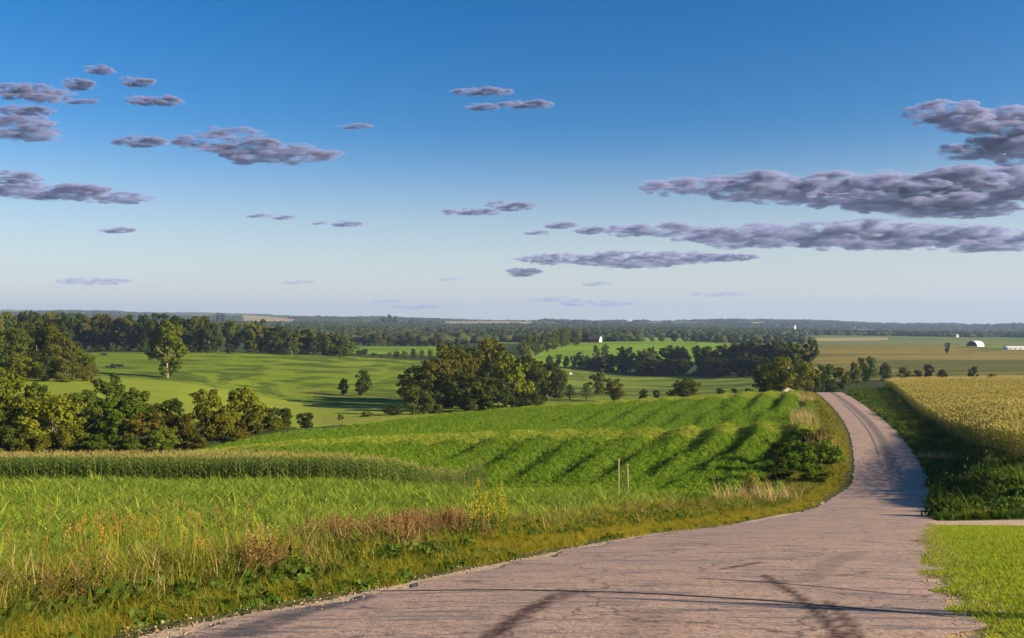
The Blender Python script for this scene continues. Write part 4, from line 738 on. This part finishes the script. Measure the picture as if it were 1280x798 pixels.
# ------------------------------------------------------------------ clouds: real volumes at 1.8 km height
bm = bmesh.new(); bmesh.ops.create_icosphere(bm, subdivisions=2, radius=1); IV = np.array([v.co[:] for v in bm.verts]); IF = np.array([[v.index for v in f.verts] for f in bm.faces]); bm.free()
def cloudmat(dens, kind):
    k = 'cloud_%s_%.6f' % (kind, dens)
    if k in bpy.data.materials: return bpy.data.materials[k]
    m, n, o = mat(k); v = N(n, 'VolumePrincipled'); v.inputs['Color'].default_value = (.46, .50, .84, 1); v.inputs['Anisotropy'].default_value = .1
    tc = N(n, 'TexCoord'); mp = N(n, 'Mapping'); mp.inputs['Scale'].default_value = (.032, .06, .13) if kind == 'big' else (.08, .12, .26); n.links.new(tc.outputs['Object'], mp.inputs['Vector'])
    f = N(n, 'TexNoise', i_Scale=1.0, i_Detail=6, i_Roughness=.66); n.links.new(mp.outputs[0], f.inputs['Vector'])
    r_ = N(n, 'MapRange'); n.links.new(f.outputs['Fac'], r_.inputs[0])
    for q, x in ((1, .47), (2, .62), (3, 0), (4, dens)): r_.inputs[q].default_value = x
    n.links.new(r_.outputs[0], v.inputs['Density']); n.links.new(v.outputs[0], o.inputs['Volume']); m.cycles.volume_step_rate = .12; return m
def cloud(label, blobs, thick=1.0, D=None, opac=None):
    opac = opac or float(np.clip(max(b[3] for b in blobs) * .34, 2.2, 4.6))
    base = max(b[1] + b[3] for b in blobs); D = D or min(30000, 1800 * F / (CY - base)); px = D / F; vs = []; fs = []; o0 = 0; r = np.random.default_rng(int(blobs[0][0] * 7 + blobs[0][1]))
    cx = np.mean([b[0] for b in blobs]); cy = np.mean([b[1] for b in blobs])
    for (bx, by, rx, ry) in blobs:
        n = int(np.clip(rx / ry * 24 + 14, 14, 190))
        for _ in range(n):
            u = r.uniform(-1, 1); hgt = (1 - abs(u) ** 2.2) ** .6; rr = ry * (.13 + .26 * r.random() ** 2) * (.45 + .55 * hgt) + .7
            zz = r.uniform(-.85, .85) * ry * hgt; dy = r.normal(0, .35) * max(ry * 2.2, rx * .4) * thick
            p = IV * np.array([rr * r.uniform(2.2, 6.5), rr * 2.2, rr]) + ((bx - cx + u * rx), dy, -(by - cy) + zz); p[:, 2] = np.maximum(p[:, 2], -(by - cy) - ry * .95)
            vs.append(p); fs.append(IF + o0); o0 += len(IV)
    v = np.concatenate(vs); ext = (v.max(0) - v.min(0)); big = ext[2] > 26
    o = link('cloud', mesh('cloud', v, np.concatenate(fs), cloudmat(1 / (opac * px), 'big' if big else 'small'), smooth=True)); o.location = ((cx - CX) * px, D, -(cy - CY) * px); o.scale = (px, px, px); tag(o, label, 'cloud')
    m = o.modifiers.new('fuse', 'REMESH'); m.mode = 'VOXEL'; m.voxel_size = max(.6, float(ext.max()) / 330)
    for sc, st in ((9, 2.6), (3, 2.4), (1.4, 1.0)) if big else ((4, 1.8), (1.5, 1.5)):
        t = bpy.data.textures.new('lumps', 'CLOUDS'); t.noise_scale = sc; t.noise_depth = 3; m = o.modifiers.new('lumps', 'DISPLACE'); m.texture = t; m.strength = st; m.mid_level = .5; m.texture_coords = 'LOCAL'
    return o
CLOUDS = [
 ('long dark cloud bank, upper one of the big pair on the right', [(900, 234, 95, 12), (1000, 236, 110, 20), (1120, 240, 110, 26), (1220, 238, 100, 30), (1180, 258, 90, 16)]),
 ('long dark cloud bank, lower one of the big pair on the right', [(830, 288, 75, 9), (960, 295, 110, 16), (1090, 295, 120, 18), (1220, 300, 100, 15)]),
 ('billowing cloud at the upper right edge of the sky', [(1255, 152, 52, 22), (1235, 188, 55, 14), (1285, 180, 50, 26)]),
 ('pinkish white puff left of the upper right cloud', [(1178, 140, 42, 12), (1195, 148, 35, 8)]),
 ('thin dark cloud strip under the big right banks', [(715, 324, 65, 7), (790, 325, 65, 11), (850, 323, 50, 8)]),
 ('small flat cloud strip right of the thin dark strip', [(905, 322, 40, 5)]),
 ('small pale puff under the left end of the thin strip', [(656, 340, 17, 6)]),
 ('small dark cloud left of the lower big bank', [(737, 288, 15, 5)]),
 ('little dark streak above the thin strip', [(700, 282, 18, 4)]), ('second little dark streak left of the first one', [(671, 291, 13, 2.5)]),
 ('mauve topped small cloud in the middle sky', [(638, 258, 26, 6)]), ('flat dark cloudlet left of the mauve topped one', [(590, 265, 34, 4)]),
 ('thin mauve streak high in the middle of the sky', [(603, 115, 36, 4)]), ('dark flat streak right below the high mauve one', [(658, 131, 32, 4)]), ('small ragged wisp left below the high mauve streak', [(603, 134, 17, 4)]),
 ('large ragged mauve cloud left of the centre', [(290, 168, 38, 8), (300, 184, 60, 9), (350, 194, 70, 11), (240, 177, 20, 7)]),
 ('small ragged wisp left of the large mauve cloud', [(176, 178, 32, 6)]),
 ('long dark cloud low at the left edge', [(60, 240, 75, 10), (140, 248, 50, 7), (12, 236, 30, 9)]), ('small mauve puff sitting above the long left cloud', [(20, 222, 25, 8)]),
 ('bright pink cloud cut by the left edge of the sky', [(18, 158, 38, 16), (48, 170, 22, 8)]), ('pink puff cloud high on the left', [(58, 117, 24, 11)]), ('dark ragged cloudlet at the upper left edge', [(18, 115, 20, 9)]), ('small mauve wisp right of the high pink puff', [(98, 106, 15, 6)]), ('thin wisp tail below the high pink puff', [(100, 127, 18, 3)]), ('dark low wisp above the bright pink cloud', [(32, 138, 30, 6)]),
 ('little wisp high at upper left', [(125, 88, 15, 5)]), ('broken wisp trail, upper piece', [(172, 103, 18, 5)]), ('broken wisp trail, right piece', [(207, 126, 14, 6)]), ('broken wisp trail, lower left piece', [(178, 126, 14, 6)]),
 ('small dark flat cloud below the long left cloud', [(146, 288, 20, 3.5)]), ('tiny dark dashes left of the centre, longer one', [(355, 272, 11, 2.5)]), ('tiny dark dash left of the longer dash', [(322, 270, 14, 2)]), ('dark dash right of the tiny dashes', [(432, 280, 18, 3.5)]), ('thin short dash left beside the dark dash', [(400, 279, 8, 1.8)]),
 ('faint wisp dots above the middle', [(445, 158, 18, 3)]),
]
for a in CLOUDS: cloud(*a)
for lb, bl in (('pale grey flat cloud low over the left hills', [(118, 352, 42, 5)]), ('pale thin cloud low over the centre hills', [(692, 375, 34, 3), (745, 380, 45, 4)]), ('pale dash left of the low centre cloud', [(480, 377, 18, 2)]), ('faint pale cloud low left of the centre', [(525, 384, 32, 3)]), ('small grey dash above the low centre cloud', [(745, 355, 14, 3)]), ('grey dashes low in the centre sky', [(562, 349, 13, 2.5)]), ('pale streak low right of the centre', [(900, 368, 36, 3)]), ('faint flat cloud low on the left centre', [(372, 353, 18, 2.5)])): cloud(lb, bl, opac=8)

# ------------------------------------------------------------------ air
hz_b = MB(); hz_b.box((0, 4500, 20), (14000, 10200, 260)); 
m, n, o_ = mat('haze_air'); v = N(n, 'VolumePrincipled'); v.inputs['Color'].default_value = (.40, .55, .84, 1); v.inputs['Density'].default_value = 9.0e-5; v.inputs['Anisotropy'].default_value = .1; n.links.new(v.outputs[0], o_.inputs['Volume'])
tag(link('haze', hz_b.mesh('haze', m)), 'thin blue air over the whole countryside', 'haze', kind='stuff')
